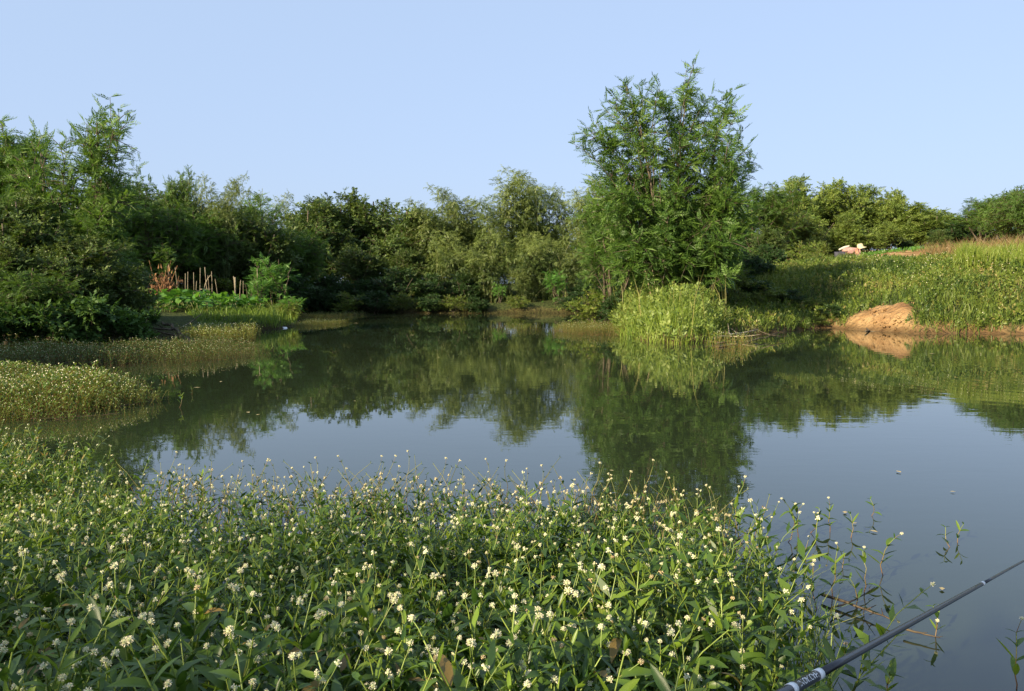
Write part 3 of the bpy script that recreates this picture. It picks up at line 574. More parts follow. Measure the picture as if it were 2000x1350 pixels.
# ------------------------------------------------------------------ grass, meadow, floating weeds (past counting)
def blades(geo_, P, h, wd, lean, tint, r, mat=0):
    n = len(P); a = r.uniform(0, 6.28, n); la = r.uniform(0, 6.28, n); side = np.stack([np.cos(a), np.sin(a), 0 * a], 1); ld = np.stack([np.cos(la), np.sin(la), 0 * a], 1)
    l = lean * r.uniform(.2, 1, n) * h; up = np.array([0, 0, 1.])
    b0 = P - side * wd[:, None] * .5; b1 = P + side * wd[:, None] * .5; m = P + up * (h * .6)[:, None] + ld * (l * .3)[:, None]
    m0, m1 = m - side * wd[:, None] * .4, m + side * wd[:, None] * .4; tp = P + up * (h * np.clip(1 - .35 * (l / h) ** 2, .3, 1))[:, None] + ld * l[:, None]
    V = np.stack([b0, b1, m1, m0, tp], 1).reshape(-1, 3); base = (np.arange(n) * 5)[:, None]
    L = np.concatenate([base + [0, 1, 2, 3], base + [3, 2, 4]], 1).ravel() + geo_.n
    geo_.V.append(V); geo_.L.append(L); geo_.C.append(np.tile([4, 3], n)); geo_.M.append(np.full(2 * n, mat)); geo_.T.append(np.repeat(np.clip(tint, 0, 1), 5)); geo_.n += 5 * n
def scatter(poly, n, r):
    poly = np.array(poly); lo, hi = poly.min(0), poly.max(0); out = np.zeros((0, 2))
    while len(out) < n:
        q_ = r.uniform(lo, hi, (n * 2, 2)); out = np.concatenate([out, q_[inside(q_, poly)]])
    return out[:n]
def on_ground(P, base=None): return np.column_stack([P, np.maximum(height(P) if base is None else base, 0.0) - .01])

# weed sprig used past counting: stem, leaf pairs, head
def sprig_tmpl(r, nl=4, head=True, hr=.022):
    P_ = []; b = r.normal(0, .12, 2)
    P_.append((Tmpl([(-.009, 0, 0), (.009, 0, 0), (b[0] + .005, b[1], 1), (b[0] - .005, b[1], 1)], [(0, 1, 2, 3)], [0], [-.25, -.25, .15, .15]), np.eye(3), (0, 0, 0), 0, 0))
    P_.append((Tmpl([(0, -.009, 0), (0, .009, 0), (b[0], b[1] + .006, 1), (b[0], b[1] - .006, 1)], [(0, 1, 2, 3)], [0], [-.25, -.25, .15, .15]), np.eye(3), (0, 0, 0), 0, 0))
    for i in range(nl):
        z = .3 + .68 * i / (nl - 1); a = i * 1.57 + r.normal(0, .3)
        for s in (0, math.pi):
            d = norm([math.cos(a + s), math.sin(a + s), r.uniform(.4, 1.1)]); P_.append((rhomb(.13), frames(d[None])[0] * r.uniform(.15, .24), (b[0] * z, b[1] * z, z), 1, r.normal(.05 * i, .1)))
    if head:
        hx = [(1, 0, 0), (-1, 0, 0), (0, 1, 0), (0, -1, 0), (0, 0, 1), (0, 0, -1)]
        P_.append((Tmpl(hx, [(0, 2, 4), (2, 1, 4), (1, 3, 4), (3, 0, 4), (2, 0, 5), (1, 2, 5), (3, 1, 5), (0, 3, 5)]), np.eye(3) * hr, (b[0] + r.normal(0, .05), b[1], 1.06), 2, .3))
    return Tmpl.join(P_)
SPR = [sprig_tmpl(r0, 4, i < 3) for i in range(5)]
def weed_patch(name, label, poly_px, n, h, tint, r, hvar=.3, headp=.4, fade=0.0, base0=False, leaf='patchleaf', stem='patchstem', cat='weeds', lean=.18):
    poly = [tuple(gp(*p)) for p in poly_px]; P = scatter(poly, n, r)
    if fade:
        d = dist(P, poly); P = P[r.random(len(P)) < np.clip(d / fade + .45 * vnoise(P, .4, 3), .03, 1)]
    hh = h * (1 + hvar * .6 * vnoise(P, .7, 8) + r.normal(0, hvar * .4, len(P))); z = np.maximum(height(P), -.03)
    hh = hh * np.clip(.35 + dist(P, poly) / max(fade, .2) * .8, .35, 1.08); a = r.uniform(0, 6.28, len(P)); c_, s_ = np.cos(a), np.sin(a); tlx, tly = r.normal(0, lean, (2, len(P)))
    Ms = np.zeros((len(P), 3, 3)); Ms[:, 0, 0] = c_; Ms[:, 0, 1] = -s_; Ms[:, 1, 0] = s_; Ms[:, 1, 1] = c_; Ms[:, 2, 2] = 1; Ms[:, 0, 2] = tlx; Ms[:, 1, 2] = tly; Ms *= hh[:, None, None]
    g = Geo(); pk = np.where(r.random(len(P)) < headp, r.integers(0, 3, len(P)), r.integers(3, 5, len(P))); tt = np.clip(tint + .15 * vnoise(P, .9, 5) + r.normal(0, .13, len(P)), .0, .8)
    for k in range(5):
        m = pk == k; g.add(SPR[k], Ms[m], np.column_stack([P[m], z[m]]), tt[m])
    return tag(link(name, g.mesh(name, [M[stem], M[leaf], M['petal']])), label, cat, kind='stuff')

r = np.random.default_rng(101)
weed_patch('floating_weeds', 'sunlit golden green bed of floating weeds with white heads at the left water edge',
           [(-260, 735), (0, 738), (120, 735), (235, 742), (312, 764), (345, 788), (290, 812), (140, 828), (0, 832), (-260, 838)], 9500, .2, .5, r, fade=.7, hvar=.45)
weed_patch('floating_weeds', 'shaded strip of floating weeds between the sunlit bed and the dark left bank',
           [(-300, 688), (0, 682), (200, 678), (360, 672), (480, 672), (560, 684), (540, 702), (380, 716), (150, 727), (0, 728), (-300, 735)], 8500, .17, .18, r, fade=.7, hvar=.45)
weed_patch('floating_weeds', 'short golden strip of weeds in the water before the squash patch',
           [(335, 668), (370, 657), (440, 655), (520, 657), (500, 667), (420, 675), (350, 676)], 1100, .26, .75, r, fade=.15, hvar=.3)
weed_patch('floating_weeds', 'thin weed spit trailing right from the squash patch',
           [(560, 640), (590, 628), (650, 629), (690, 631), (640, 637), (590, 643)], 1300, .12, .6, r, fade=.2)
weed_patch('floating_weeds', 'dark green weed film in the far left corner of the water',
           [(560, 616), (600, 612), (735, 613), (720, 619), (640, 622), (575, 623)], 1500, .12, .3, r, fade=.5, headp=.2)
weed_patch('floating_weeds', 'light green weed raft left of the grassy point',
           [(1070, 648), (1090, 640), (1160, 638), (1225, 642), (1235, 655), (1180, 657), (1110, 654)], 1500, .17, .55, r, fade=.2, headp=.3)
weed_patch('floating_weeds', 'sparse line of weed tips left of the light green raft',
           [(960, 641), (1060, 640), (1065, 646), (960, 646)], 120, .14, .6, r)
weed_patch('floating_weeds', 'loose weed tips standing in the water right of the grassy point',
           [(1370, 680), (1400, 668), (1470, 668), (1480, 682), (1430, 690)], 110, .24, .7, r)
weed_patch('floating_weeds', 'low weeds along the foot of the far red bank',
           [(870, 610), (1180, 609), (1180, 616), (870, 616)], 500, .11, .25, r, headp=.1)

# clods and crumbs of earth on the slumped mound and the red shore
Q = scatter([(MOUND[0] - 1.5, 18.9), (MOUND[0] + 4.5, 18.9), (MOUND[0] + 4.5, 20.2), (MOUND[0] + 1.3, 20.4), (MOUND[0] + .8, 21.3), (MOUND[0] - 1.3, 20.8)], 1500, r); Q = Q[(sdist(Q) > -.02) & ((moundw(Q) > .1) | (sdist(Q) < .35))]
zq = np.maximum(height(Q), 0) + moundw(Q) * .12; n_t = len(Q); g = Geo(); cl_ = Tmpl([(1, 0, 0), (-.9, .2, .1), (.1, 1, -.1), (0, -.8, .2), (.1, 0, .8), (0, 0, -.6)], [(0, 2, 4), (2, 1, 4), (1, 3, 4), (3, 0, 4), (2, 0, 5), (1, 2, 5), (3, 1, 5), (0, 3, 5)])
g.add(cl_, frames(norm(r.normal(size=(n_t, 3)))) * (.012 + .05 * r.random(n_t) ** 2.5)[:, None, None], np.column_stack([Q, zq]), 1.0)
tag(link('earth_clods', g.mesh('earth_clods', [gm])), 'loose clods of orange earth on the slumped mound and red shore', 'clods', kind='stuff')
# grassy point
POINT = [tuple(gp(*p)) for p in [(1192, 640), (1212, 658), (1258, 669), (1320, 674), (1396, 670), (1424, 657), (1400, 640), (1330, 632), (1240, 630)]]
P = scatter(POINT, 7500, r); g = Geo(); hh = r.uniform(.15, 1.0, len(P)) * (.75 + .3 * vnoise(P, .5, 3)) * np.clip(.4 + dist(P, POINT) * 1.4, .4, 1.15)
blades(g, on_ground(P), hh, r.uniform(.006, .017, len(P)), .85, .66 + .25 * vnoise(P, .4, 2) + r.normal(0, .12, len(P)), r)
Q = P[:900]; n_t = len(Q); dq = norm(np.column_stack([r.normal(0, .6, (n_t, 2)), np.ones(n_t)])); zq = r.uniform(.05, .7, n_t) * np.clip(.4 + dist(Q, POINT) * 1.4, .4, 1.1)
for k in range(3):
    m = np.arange(n_t) % 3 == k; g.add(BROAD_FAR[k], frames(dq[m], r.uniform(0, 6, m.sum())) * r.uniform(.12, .26, m.sum())[:, None, None], on_ground(Q[m]) + np.column_stack([np.zeros((m.sum(), 2)), zq[m]]), r.uniform(.3, .9, m.sum()), 1)
Q = scatter(POINT, 90, r); blades(g, on_ground(Q), r.uniform(.9, 1.5, 90), np.full(90, .012), .35, np.full(90, 1.0), r)
tag(link('grass', g.mesh('grass', [M['grass'], M['pale']])), 'tall yellow green grass covering the point in the pond', 'grass', kind='stuff')
for i, (px, top, Y, lb) in enumerate([(1345, 540, 18.6, 'leafy yellow green bush in the grass at the foot of the tallest tree'), (1400, 600, 18.9, 'low leafy bush at the right end of the grassy point'), (1270, 580, 18.9, 'low leafy bush among the grass left of the pale stems'), (1225, 575, 19.8, 'small bush at the left end of the grassy point')]):
    put('bushB', px, top, Y, i * 2, lb, 'bush', 'bushes on the grassy point', .8)
# meadow on the right slope
MEAD = [tuple(gp(*p)) for p in [(1390, 672), (1430, 662), (1500, 656), (1610, 641), (1790, 651), (2000, 652), (2250, 657)]] + [(26, 29), (24, 31), (8, 30.5), (6, 26), (5, 22)]
P = scatter(MEAD, 58000, r); keep = (sdist(P) > .0 + .08 * vnoise(P, .4, 7)) & (moundw(P) < .25 + .6 * r.random(len(P)) ** 2); P = P[keep]
sd_ = sdist(P); hh = r.uniform(.07, .32, len(P)) * (1 + .55 * vnoise(P, 1.4, 6) + .35 * vnoise(P, .45, 16)) * np.clip(.7 + sd_ * .5, .4, 1)
g = Geo(); blades(g, on_ground(P), hh, r.uniform(.008, .022, len(P)), .8, .48 + .22 * sstep(9, 14, P[:, 0]) + .42 * vnoise(P, 1.3, 2) + r.normal(0, .14, len(P)), r)
n_t = 9000; Q = P[r.choice(len(P), n_t, replace=False)]; dq = norm(np.column_stack([r.normal(0, .5, (n_t, 2)), np.ones(n_t)])); tq = np.clip(.5 + .4 * vnoise(Q, 1.3, 12) + r.normal(0, .15, n_t), 0, .95)
for k in range(3):
    m = np.arange(n_t) % 3 == k; g.add(BROAD_FAR[k], frames(dq[m], r.uniform(0, 6, m.sum())) * r.uniform(.10, .24, m.sum())[:, None, None], on_ground(Q[m]) + [0, 0, .06], tq[m])
Q = scatter([tuple(gp(*p)) for p in [(1390, 676), (1440, 666), (1560, 652), (1620, 648), (1700, 653), (1800, 660), (2250, 665)]] + [(20, 20.6), (MOUND[0] + 1, 20.3), (MOUND[0], 20.2), (5, 22.5)], 9000, r); Q = Q[(sdist(Q) > -.06) & (sdist(Q) < .5) & (moundw(Q) < .5) & (vnoise(Q, .5, 44) > -.35)]; n_t = len(Q)
blades(g, on_ground(Q), r.uniform(.15, .42, n_t), r.uniform(.008, .02, n_t), 1.3, .5 + .3 * vnoise(Q, .8, 2) + r.normal(0, .14, n_t), r)
tag(link('meadow_grass', g.mesh('meadow_grass', [M['meadow']])), 'rough green meadow grass and herbs over the right bank', 'grass', kind='stuff')
Q = P[(P[:, 0] > 9.5) & (r.random(len(P)) < .05) & (vnoise(P, 1.1, 31) > .1)][:700]; g = Geo(); n_t = len(Q); hr = r.uniform(.007, .015, n_t)
head = Tmpl([(1, 0, 0), (-1, 0, 0), (0, 1, 0), (0, -1, 0), (0, 0, 1), (0, 0, -1)], [(0, 2, 4), (2, 1, 4), (1, 3, 4), (3, 0, 4), (2, 0, 5), (1, 2, 5), (3, 1, 5), (0, 3, 5)])
g.add(head, np.eye(3)[None] * hr[:, None, None], on_ground(Q) + np.column_stack([np.zeros((n_t, 2)), r.uniform(.25, .5, n_t)]), r.uniform(.2, 1, n_t))
tag(link('meadow_flowers', g.mesh('meadow_flowers', [M['petal']])), 'tiny white flower heads scattered over the right meadow', 'flowers', kind='stuff')
# tall bright reeds right
RD = [(at(px, 560, Y)[0], Y) for px, Y in [(1855, 22.8), (1990, 22.2), (2100, 22.6), (2100, 24.6), (1960, 24.6), (1875, 24.4)]]
P = scatter(RD, 5200, r); g = Geo(); blades(g, on_ground(P), r.uniform(.35, .8, len(P)) * (.8 + .4 * vnoise(P, .6, 1)), r.uniform(.010, .022, len(P)), .45, .75 + r.normal(0, .12, len(P)), r)
tag(link('reeds', g.mesh('reeds', [M['grass']])), 'tall bright green reeds on the right bank below the brown weeds', 'reeds', kind='stuff')
BR = [(at(px, 560, Y)[0], Y) for px, Y in [(1800, 29), (1900, 28), (2060, 28), (2060, 31), (1800, 31)]]
P = scatter(BR, 3800, r); g = Geo(); blades(g, on_ground(P), r.uniform(.5, 1.0, len(P)), r.uniform(.012, .025, len(P)), .6, r.uniform(.2, 1, len(P)), r)
M['brown'] = leaf_mat('brown weed', [(0, (.09, .10, .03)), (.6, (.2, .14, .06)), (1, (.3, .19, .09))], .3)
tag(link('dry_weeds', g.mesh('dry_weeds', [M['brown']])), 'browning tall weeds along the field edge at the right', 'weeds', kind='stuff')
# crops on the field, under the far trees
P = scatter([(13, 41.8), (27, 41.8), (28, 43.2), (13, 43.2)], 700, r); g = Geo(); n_t = len(P)
g.add(BROAD_FAR[0], frames(norm(np.column_stack([r.normal(0, .5, (n_t, 2)), np.ones(n_t)])), r.uniform(0, 6, n_t)) * .2, on_ground(P), r.uniform(.4, 1, n_t))
tag(link('field_crop', g.mesh('field_crop', [M['locust_bright']])), 'row of low green seedlings at the back of the orange field', 'crop', kind='stuff')
# grass on left spit and banks
SPIT = [tuple(gp(*p)) for p in [(400, 652), (450, 645), (540, 643), (578, 636), (582, 628), (560, 622), (440, 622), (360, 640)]]
P = scatter(SPIT, 7000, r); P = P[sdist(P) > 0]; pxx, _ = px_of(P[:, 0], P[:, 1], 0); g = Geo(); rt = sstep(440, 560, pxx)
blades(g, on_ground(P), r.uniform(.08, .3, len(P)) * (.7 + .7 * rt) * (1 + .7 * vnoise(P, .5, 8)), r.uniform(.01, .022, len(P)), .8, .4 + .15 * rt + r.normal(0, .15, len(P)), r)
tag(link('grass', g.mesh('grass', [M['grass']])), 'bright tall grass on the left spit of land around the squash leaves', 'grass', kind='stuff')
BANKS = [(-30, 8), (-13, 8), (-12, 14), (-8, 24), (-10, 34), (6, 36), (6, 40), (-30, 42)]
P = scatter(BANKS, 30000, r); P = P[sdist(P) > .02]; g = Geo()
blades(g, on_ground(P), r.uniform(.15, .45, len(P)), r.uniform(.012, .03, len(P)), .8, .3 + r.normal(0, .15, len(P)), r)
tag(link('undergrowth', g.mesh('undergrowth', [M['meadow']])), 'dark low undergrowth under the left and far trees', 'undergrowth', kind='stuff')
for i, (px, top, Y, wd, lb) in enumerate([(560, 580, 23.2, 1.5, 'bright rounded bush at the tip of the left spit'), (420, 598, 22.6, .8, 'light green bush in front of the squash leaves'), (520, 585, 23.8, .9, 'bright bush behind the tip of the left spit'), (480, 605, 22.8, .8, 'low bush in the middle of the left spit')]):
    put('bushB', px, top, Y, i * 1.4, lb, 'bush', 'bushes on the left spit', wd)

# ------------------------------------------------------------------ the near bed of flowering weeds
def lance(l=1.0, w=.11, curl=.18, fold=.05):
    ys = [0, .2, .5, .8, 1.0]; ww = [.25 * w, .8 * w, w, .6 * w, 0]; V, Fs = [], []
    for y, q_ in zip(ys, ww):
        z = .1 * y - curl * y * y; V += [(-q_, y, z + fold * q_ / w), (0, y, z), (q_, y, z + fold * q_ / w)]
    for i in range(4):
        a = 3 * i; Fs += [(a, a + 1, a + 4, a + 3), (a + 1, a + 2, a + 5, a + 4)]
    return Tmpl(V, Fs)
LANCE = [lance(w=.13, curl=.1), lance(w=.16, curl=.3), lance(w=.175, curl=.5, fold=.07), lance(w=.115, curl=-.05)]
LEAF_T = [.15, .4, .55, .8]
def head_tmpl(r, hr=1.0, n=34, w=.17):
    ph = (1 + 5 ** .5) / 2; iv = norm(np.array([(-1, ph, 0), (1, ph, 0), (-1, -ph, 0), (1, -ph, 0), (0, -1, ph), (0, 1, ph), (0, -1, -ph), (0, 1, -ph), (ph, 0, -1), (ph, 0, 1), (-ph, 0, -1), (-ph, 0, 1)])) * .6
    fi = [(0, 11, 5), (0, 5, 1), (0, 1, 7), (0, 7, 10), (0, 10, 11), (1, 5, 9), (5, 11, 4), (11, 10, 2), (10, 7, 6), (7, 1, 8), (3, 9, 4), (3, 4, 2), (3, 2, 6), (3, 6, 8), (3, 8, 9), (4, 9, 5), (2, 4, 11), (6, 2, 10), (8, 6, 7), (9, 8, 1)]
    parts = [(Tmpl(iv, fi, [1] * 20), np.eye(3), (0, 0, .1), 0, 0)]
    pt = Tmpl([(0, .45, 0), (w, .82, .04), (0, 1.08, .0), (-w, .82, .04)], [(0, 1, 2, 3)])
    for i in range(n):
        z = 1 - 1.7 * (i + .5) / n; a = i * 2.39996; q_ = math.sqrt(1 - z * z); d = norm([q_ * math.cos(a), q_ * math.sin(a), z] + r.normal(0, .12, 3))
        parts.append((pt, frames(d[None], np.array([r.uniform(0, 6)]))[0] * r.uniform(.85, 1.1), (0, 0, .1), 0, r.normal(0, .1)))
    return Tmpl.join(parts)
HEADS = [head_tmpl(r0) for _ in range(3)]
HEADS_LOW = [head_tmpl(r0, n=15, w=.29) for _ in range(3)]
HEAD_T = [.75, .5, .12]
def plant_spec(r, top, nheads, leafl=.055, rad=.0024, kink=.12, first=.3, gap=.05, lo=0):
    """stem from the origin to `top`; returns stem tubes [(pts, radii)], leaves [(k, M, p)], heads [(k, r, p)]"""
    top = np.array(top, float); H = np.linalg.norm(top); n = 7
    side = np.array([r.normal(0, 1), r.normal(0, 1), 0]) * kink * H; pts = bez(np.zeros(3), top * .5 + side, top, n); pts[1:-1] += r.normal(0, .012 * H, (n - 2, 3))
    tubes = [(pts, np.linspace(rad, rad * .6, n))]; leaves, heads = [], []
    def leafpair(p, d, a, l):
        u = norm(np.cross(d, [.31, .17, .9])); v = np.cross(d, u)
        for s_ in (0, math.pi):
            if r.random() < .06: continue
            o_ = u * math.cos(a + s_) + v * math.sin(a + s_); dd = norm(o_ + d * r.uniform(.35, 1.1)); k = int(r.integers(0, 4))
            leaves.append((k, frames(dd[None], np.array([r.normal(0, .3)]))[0] * l * r.uniform(.75, 1.15), p))
    m = max(3, int(H * (1 - first) / gap)); fs = np.linspace(first, .99, m); ang = r.uniform(0, 6)
    dirs = norm(np.gradient(pts, axis=0))
    nodes = []
    for j, f in enumerate(fs):
        p = np.array([np.interp(f * (n - 1), np.arange(n), pts[:, i]) for i in range(3)]); d = norm(np.array([np.interp(f * (n - 1), np.arange(n), dirs[:, i]) for i in range(3)]))
        leafpair(p, d, ang + j * 1.57, leafl * (.8 + .5 * math.sin(math.pi * min(1, f * .95))) * (1 - .35 * (f > .93))); nodes.append((p, d, ang + j * 1.57))
    for h in range(nheads):
        if h == 0 and r.random() < .5: p, d, a = nodes[-1]; dd = norm(d + r.normal(0, .15, 3)); l = r.uniform(.02, .04)
        else:
            p, d, a = nodes[int(r.integers(max(0, len(nodes) - 3), len(nodes)))]; dd = norm(d + r.normal(0, .45, 3) + [0, 0, .3]); l = r.uniform(.03, .065)
        e = p + dd * l; tubes.append((bez(p, p + dd * l * .5 + r.normal(0, .003, 3), e, 3), [rad * .5, rad * .45, rad * .4])); heads.append((int(r.choice(3, p=[.6, .27, .13])), r.uniform(.0058, .0088), e))
    return tubes, leaves, heads
LOWLEAF = [rhomb(.14, .4, .04, 0), rhomb(.16, .42, .05, -.2), rhomb(.18, .42, .06, -.35), rhomb(.12, .4, .04, .1)]
def spec_tmpl(sp_, low=True):
    g = Geo()
    for pts, ra in sp_[0]: g.tube(pts, np.array(ra) * 1.05, 3, 0, np.linspace(.35, .8, len(pts)), cap=False)
    for k, m, p in sp_[1]: g.add(LOWLEAF[k], m[None], p[None], LEAF_T[k], 1)
    for k, hr, p in sp_[2]: g.add(HEADS_LOW[k], np.eye(3)[None] * hr, p[None], HEAD_T[k], 2)
    o = Tmpl([[0, 0, 0]], [(0, 0, 0)]); o.v = np.concatenate(g.V); o.loops = np.concatenate(g.L); o.counts = np.concatenate(g.C); o.mats = np.concatenate(g.M); o.tv = np.concatenate(g.T); return o
WM = [M['weedstem'], M['weedleaf'], M['petal'], M['core']]
LEAF_ME = [Geo().add(LANCE[k], np.eye(3)[None], np.zeros((1, 3)), LEAF_T[k]).mesh('weed_leaf', [M['weedleaf']], True) for k in range(4)]
OLD_LEAF = Geo().add(LANCE[2], np.eye(3)[None], np.zeros((1, 3)), 1.0).mesh('weed_leaf', [M['weedleaf']], True)
HEAD_ME = [Geo().add(HEADS[k], np.eye(3)[None], np.zeros((1, 3)), HEAD_T[k]).mesh('flower_head', [M['petal'], M['core']]) for k in range(3)]
def stem_mesh(sp_, red=0.0):
    g = Geo()
    for pts, ra in sp_[0]: g.tube(pts, ra, 6, 0, np.linspace(.35 - red, .85 - red * .8, len(pts)), cap=False)
    return g.mesh('weed_stem', [M['weedstem']], True)
def build_plant(sp_, me, label, loc, rz=0, sc=1, group=None, cat='weed', name='flowering_weed', r=None):
    t = thing(name, label, cat, loc, rz, sc, group); link('stem', me, t)
    for k, m, p in sp_[1]:
        o = link('leaf', LEAF_ME[k] if (r is None or r.random() > .015) else OLD_LEAF, t); o.matrix_local = Matrix([[*m[0], p[0]], [*m[1], p[1]], [*m[2], p[2]], [0, 0, 0, 1]])
    for k, hr, p in sp_[2]:
        o = link('flower_head', HEAD_ME[k], t); o.location = p; o.scale = (hr,) * 3
    return t
r = np.random.default_rng(2024)
VAR = [plant_spec(r, (r.normal(0, .07), r.normal(0, .07), .4 * r.uniform(.9, 1.1)), nh, leafl=.064, gap=.038, first=.22) for nh in (1, 2, 1, 2, 3, 1, 1, 0, 0, 1)]
VT = [spec_tmpl(v) for v in VAR]; VM = [stem_mesh(v) for v in VAR]
BED = [tuple(gp(*p)) for p in [(-260, 885), (0, 890), (110, 905), (205, 935), (262, 968), (300, 1012), (450, 1030), (600, 1022), (800, 1018), (1000, 1030), (1150, 1048), (1300, 1052), (1400, 1085), (1500, 1150), (1590, 1220), (1640, 1290), (1670, 1360)]] + [(.5, 1.3), (.34, .7), (-2.2, .7), (-4.0, 2.2)]
P = scatter(BED, 7000, r); D_ = dist(P, BED)
keepp = np.clip((D_ + .12) / .55, .22, 1) * np.where(P[:, 0] / P[:, 1] > .2, np.clip(1.15 - (P[:, 0] / P[:, 1] - .2) * 2.2, .45, 1), 1) * np.interp(P[:, 1], [.7, 2, 4.5], [.62, .6, .5])
kp = r.random(len(P)) < keepp; P = P[kp]; D_ = D_[kp]
hS = np.interp(P[:, 1], [.7, 1.3, 2.2, 3.4, 5.2], [1.0, .98, .86, .62, .72]) * (1 + .16 * vnoise(P, .35, 4)) * r.uniform(.8, 1.12, len(P)) * np.where(D_ < .25, .9, 1)
Z = np.maximum(height(P), -.03); kk = r.integers(0, len(VAR), len(P)); rr_ = r.uniform(0, 6.28, len(P)); tl = r.normal(0, .16, (len(P), 2))
tpx, tpy = px_of(P[:, 0], P[:, 1], Z + .4 * hS); vis = (tpx > -20) & (tpx < 2000) & (tpy < 1380)
order = np.argsort(np.where(vis, P[:, 1], 99))[:290]; own = np.zeros(len(P), bool); own[order] = True
for i in order:
    q_ = build_plant(VAR[kk[i]], VM[kk[i]], ['leafy upright weed without flower heads among the nearest of the flowering bed', 'upright leafy weed with one round white head, among the nearest of the bed', 'upright leafy weed with two round white heads, among the nearest of the bed', 'upright leafy weed with three round white heads, among the nearest of the bed'][len(VAR[kk[i]][2])], (P[i, 0], P[i, 1], Z[i]), rr_[i], hS[i], 'nearest weeds of the flowering bed', r=r)
    q_.rotation_euler = (tl[i, 0], tl[i, 1], rr_[i])
g = Geo(); rest = ~own
c_, s_ = np.cos(rr_), np.sin(rr_); Ms = np.zeros((len(P), 3, 3)); Ms[:, 0, 0] = c_; Ms[:, 0, 1] = -s_; Ms[:, 1, 0] = s_; Ms[:, 1, 1] = c_; Ms[:, 2, 2] = 1; Ms[:, 0, 2] = tl[:, 1]; Ms[:, 1, 2] = -tl[:, 0]; Ms *= hS[:, None, None]
far_red = np.clip((P[:, 1] - 2.3) / 2, 0, 1)
for k in range(len(VAR)):
    m = rest & (kk == k); g.add(VT[k], Ms[m], np.column_stack([P[m], Z[m]]), np.clip(r.normal(0, .09, m.sum()) - .1 * far_red[m] * (P[m][:, 0] > -1), -.35, .15) + .16 * (P[m][:, 0] < -1.3) * far_red[m])
tag(link('flowering_weeds', g.mesh('flowering_weeds', WM)), 'dense mass of flowering weeds with white round heads behind the nearest plants', 'weeds', kind='stuff')
# low leafy filling and old stems between the plants
Q = scatter(BED, 2300, r); dq_ = dist(Q, BED); Q = Q[(dq_ > .12) & (r.random(len(Q)) < np.interp(Q[:, 1], [.7, 3, 5], [1, .75, .5]))]; n_t = len(Q)
fill = [spec_tmpl(plant_spec(r, (r.normal(0, .1), r.normal(0, .1), .22), 0, leafl=.055, first=.15, gap=.035)) for _ in range(4)]
g = Geo(); a = r.uniform(0, 6.28, n_t); fm = np.zeros((n_t, 3, 3)); fm[:, 0, 0] = np.cos(a); fm[:, 0, 1] = -np.sin(a); fm[:, 1, 0] = np.sin(a); fm[:, 1, 1] = np.cos(a); fm[:, 2, 2] = 1; fm[:, 0, 2] = r.normal(0, .35, n_t); fm *= (np.interp(Q[:, 1], [.7, 2.5, 5], [1.1, .85, .6]) * r.uniform(.6, 1.2, n_t))[:, None, None]
for k in range(4):
    m = np.arange(n_t) % 4 == k; g.add(fill[k], fm[m], np.column_stack([Q[m], np.maximum(height(Q[m]), -.02)]), np.clip(r.normal(-.12, .1, m.sum()), -.35, .1))
tag(link('undergrowth', g.mesh('undergrowth', WM)), 'low tangle of leaves and stems under the near flowering weeds', 'undergrowth', kind='stuff')
Q = scatter([tuple(gp(*p)) for p in [(1330, 1100), (1480, 1150), (1600, 1250), (1650, 1400), (1250, 1500), (1200, 1200)]], 900, r); g = Geo()
blades(g, np.column_stack([Q, np.maximum(height(Q), -.01)]), r.uniform(.12, .32, len(Q)), r.uniform(.0018, .0035, len(Q)), 1.0, r.uniform(.3, 1, len(Q)), r)
tag(link('thin_grass', g.mesh('thin_grass', [M['grass']])), 'thin olive grass stalks among the weeds at the right end of the bed', 'grass', kind='stuff')
# reddish bare stems standing in the water along the back of the bed
EDGE = [tuple(gp(*p)) for p in [(260, 960), (300, 1000), (450, 1010), (1000, 1010), (1150, 1030), (1320, 1030), (1420, 1080), (1480, 1140), (1380, 1120), (1100, 1080), (600, 1060), (300, 1050)]]
Q = scatter(EDGE, 330, r); g = Geo()
eds = [spec_tmpl(plant_spec(r, (r.normal(0, .08), r.normal(0, .08), .27), nh, leafl=.03, first=.45, gap=.05, rad=.0017)) for nh in (1, 0, 1, 2)]
for k in range(4):
    q_ = Q[k::4]; g.add(eds[k], np.repeat(np.eye(3)[None], len(q_), 0) * r.uniform(.6, 1.15, len(q_))[:, None, None] @ np.stack([rotz(x) for x in r.uniform(0, 6, len(q_))]), np.column_stack([q_, np.full(len(q_), -.02)]), -.3)
tag(link('edge_weeds', g.mesh('edge_weeds', WM)), 'reddish thin stemmed weeds in the water along the back of the bed', 'weeds', kind='stuff')

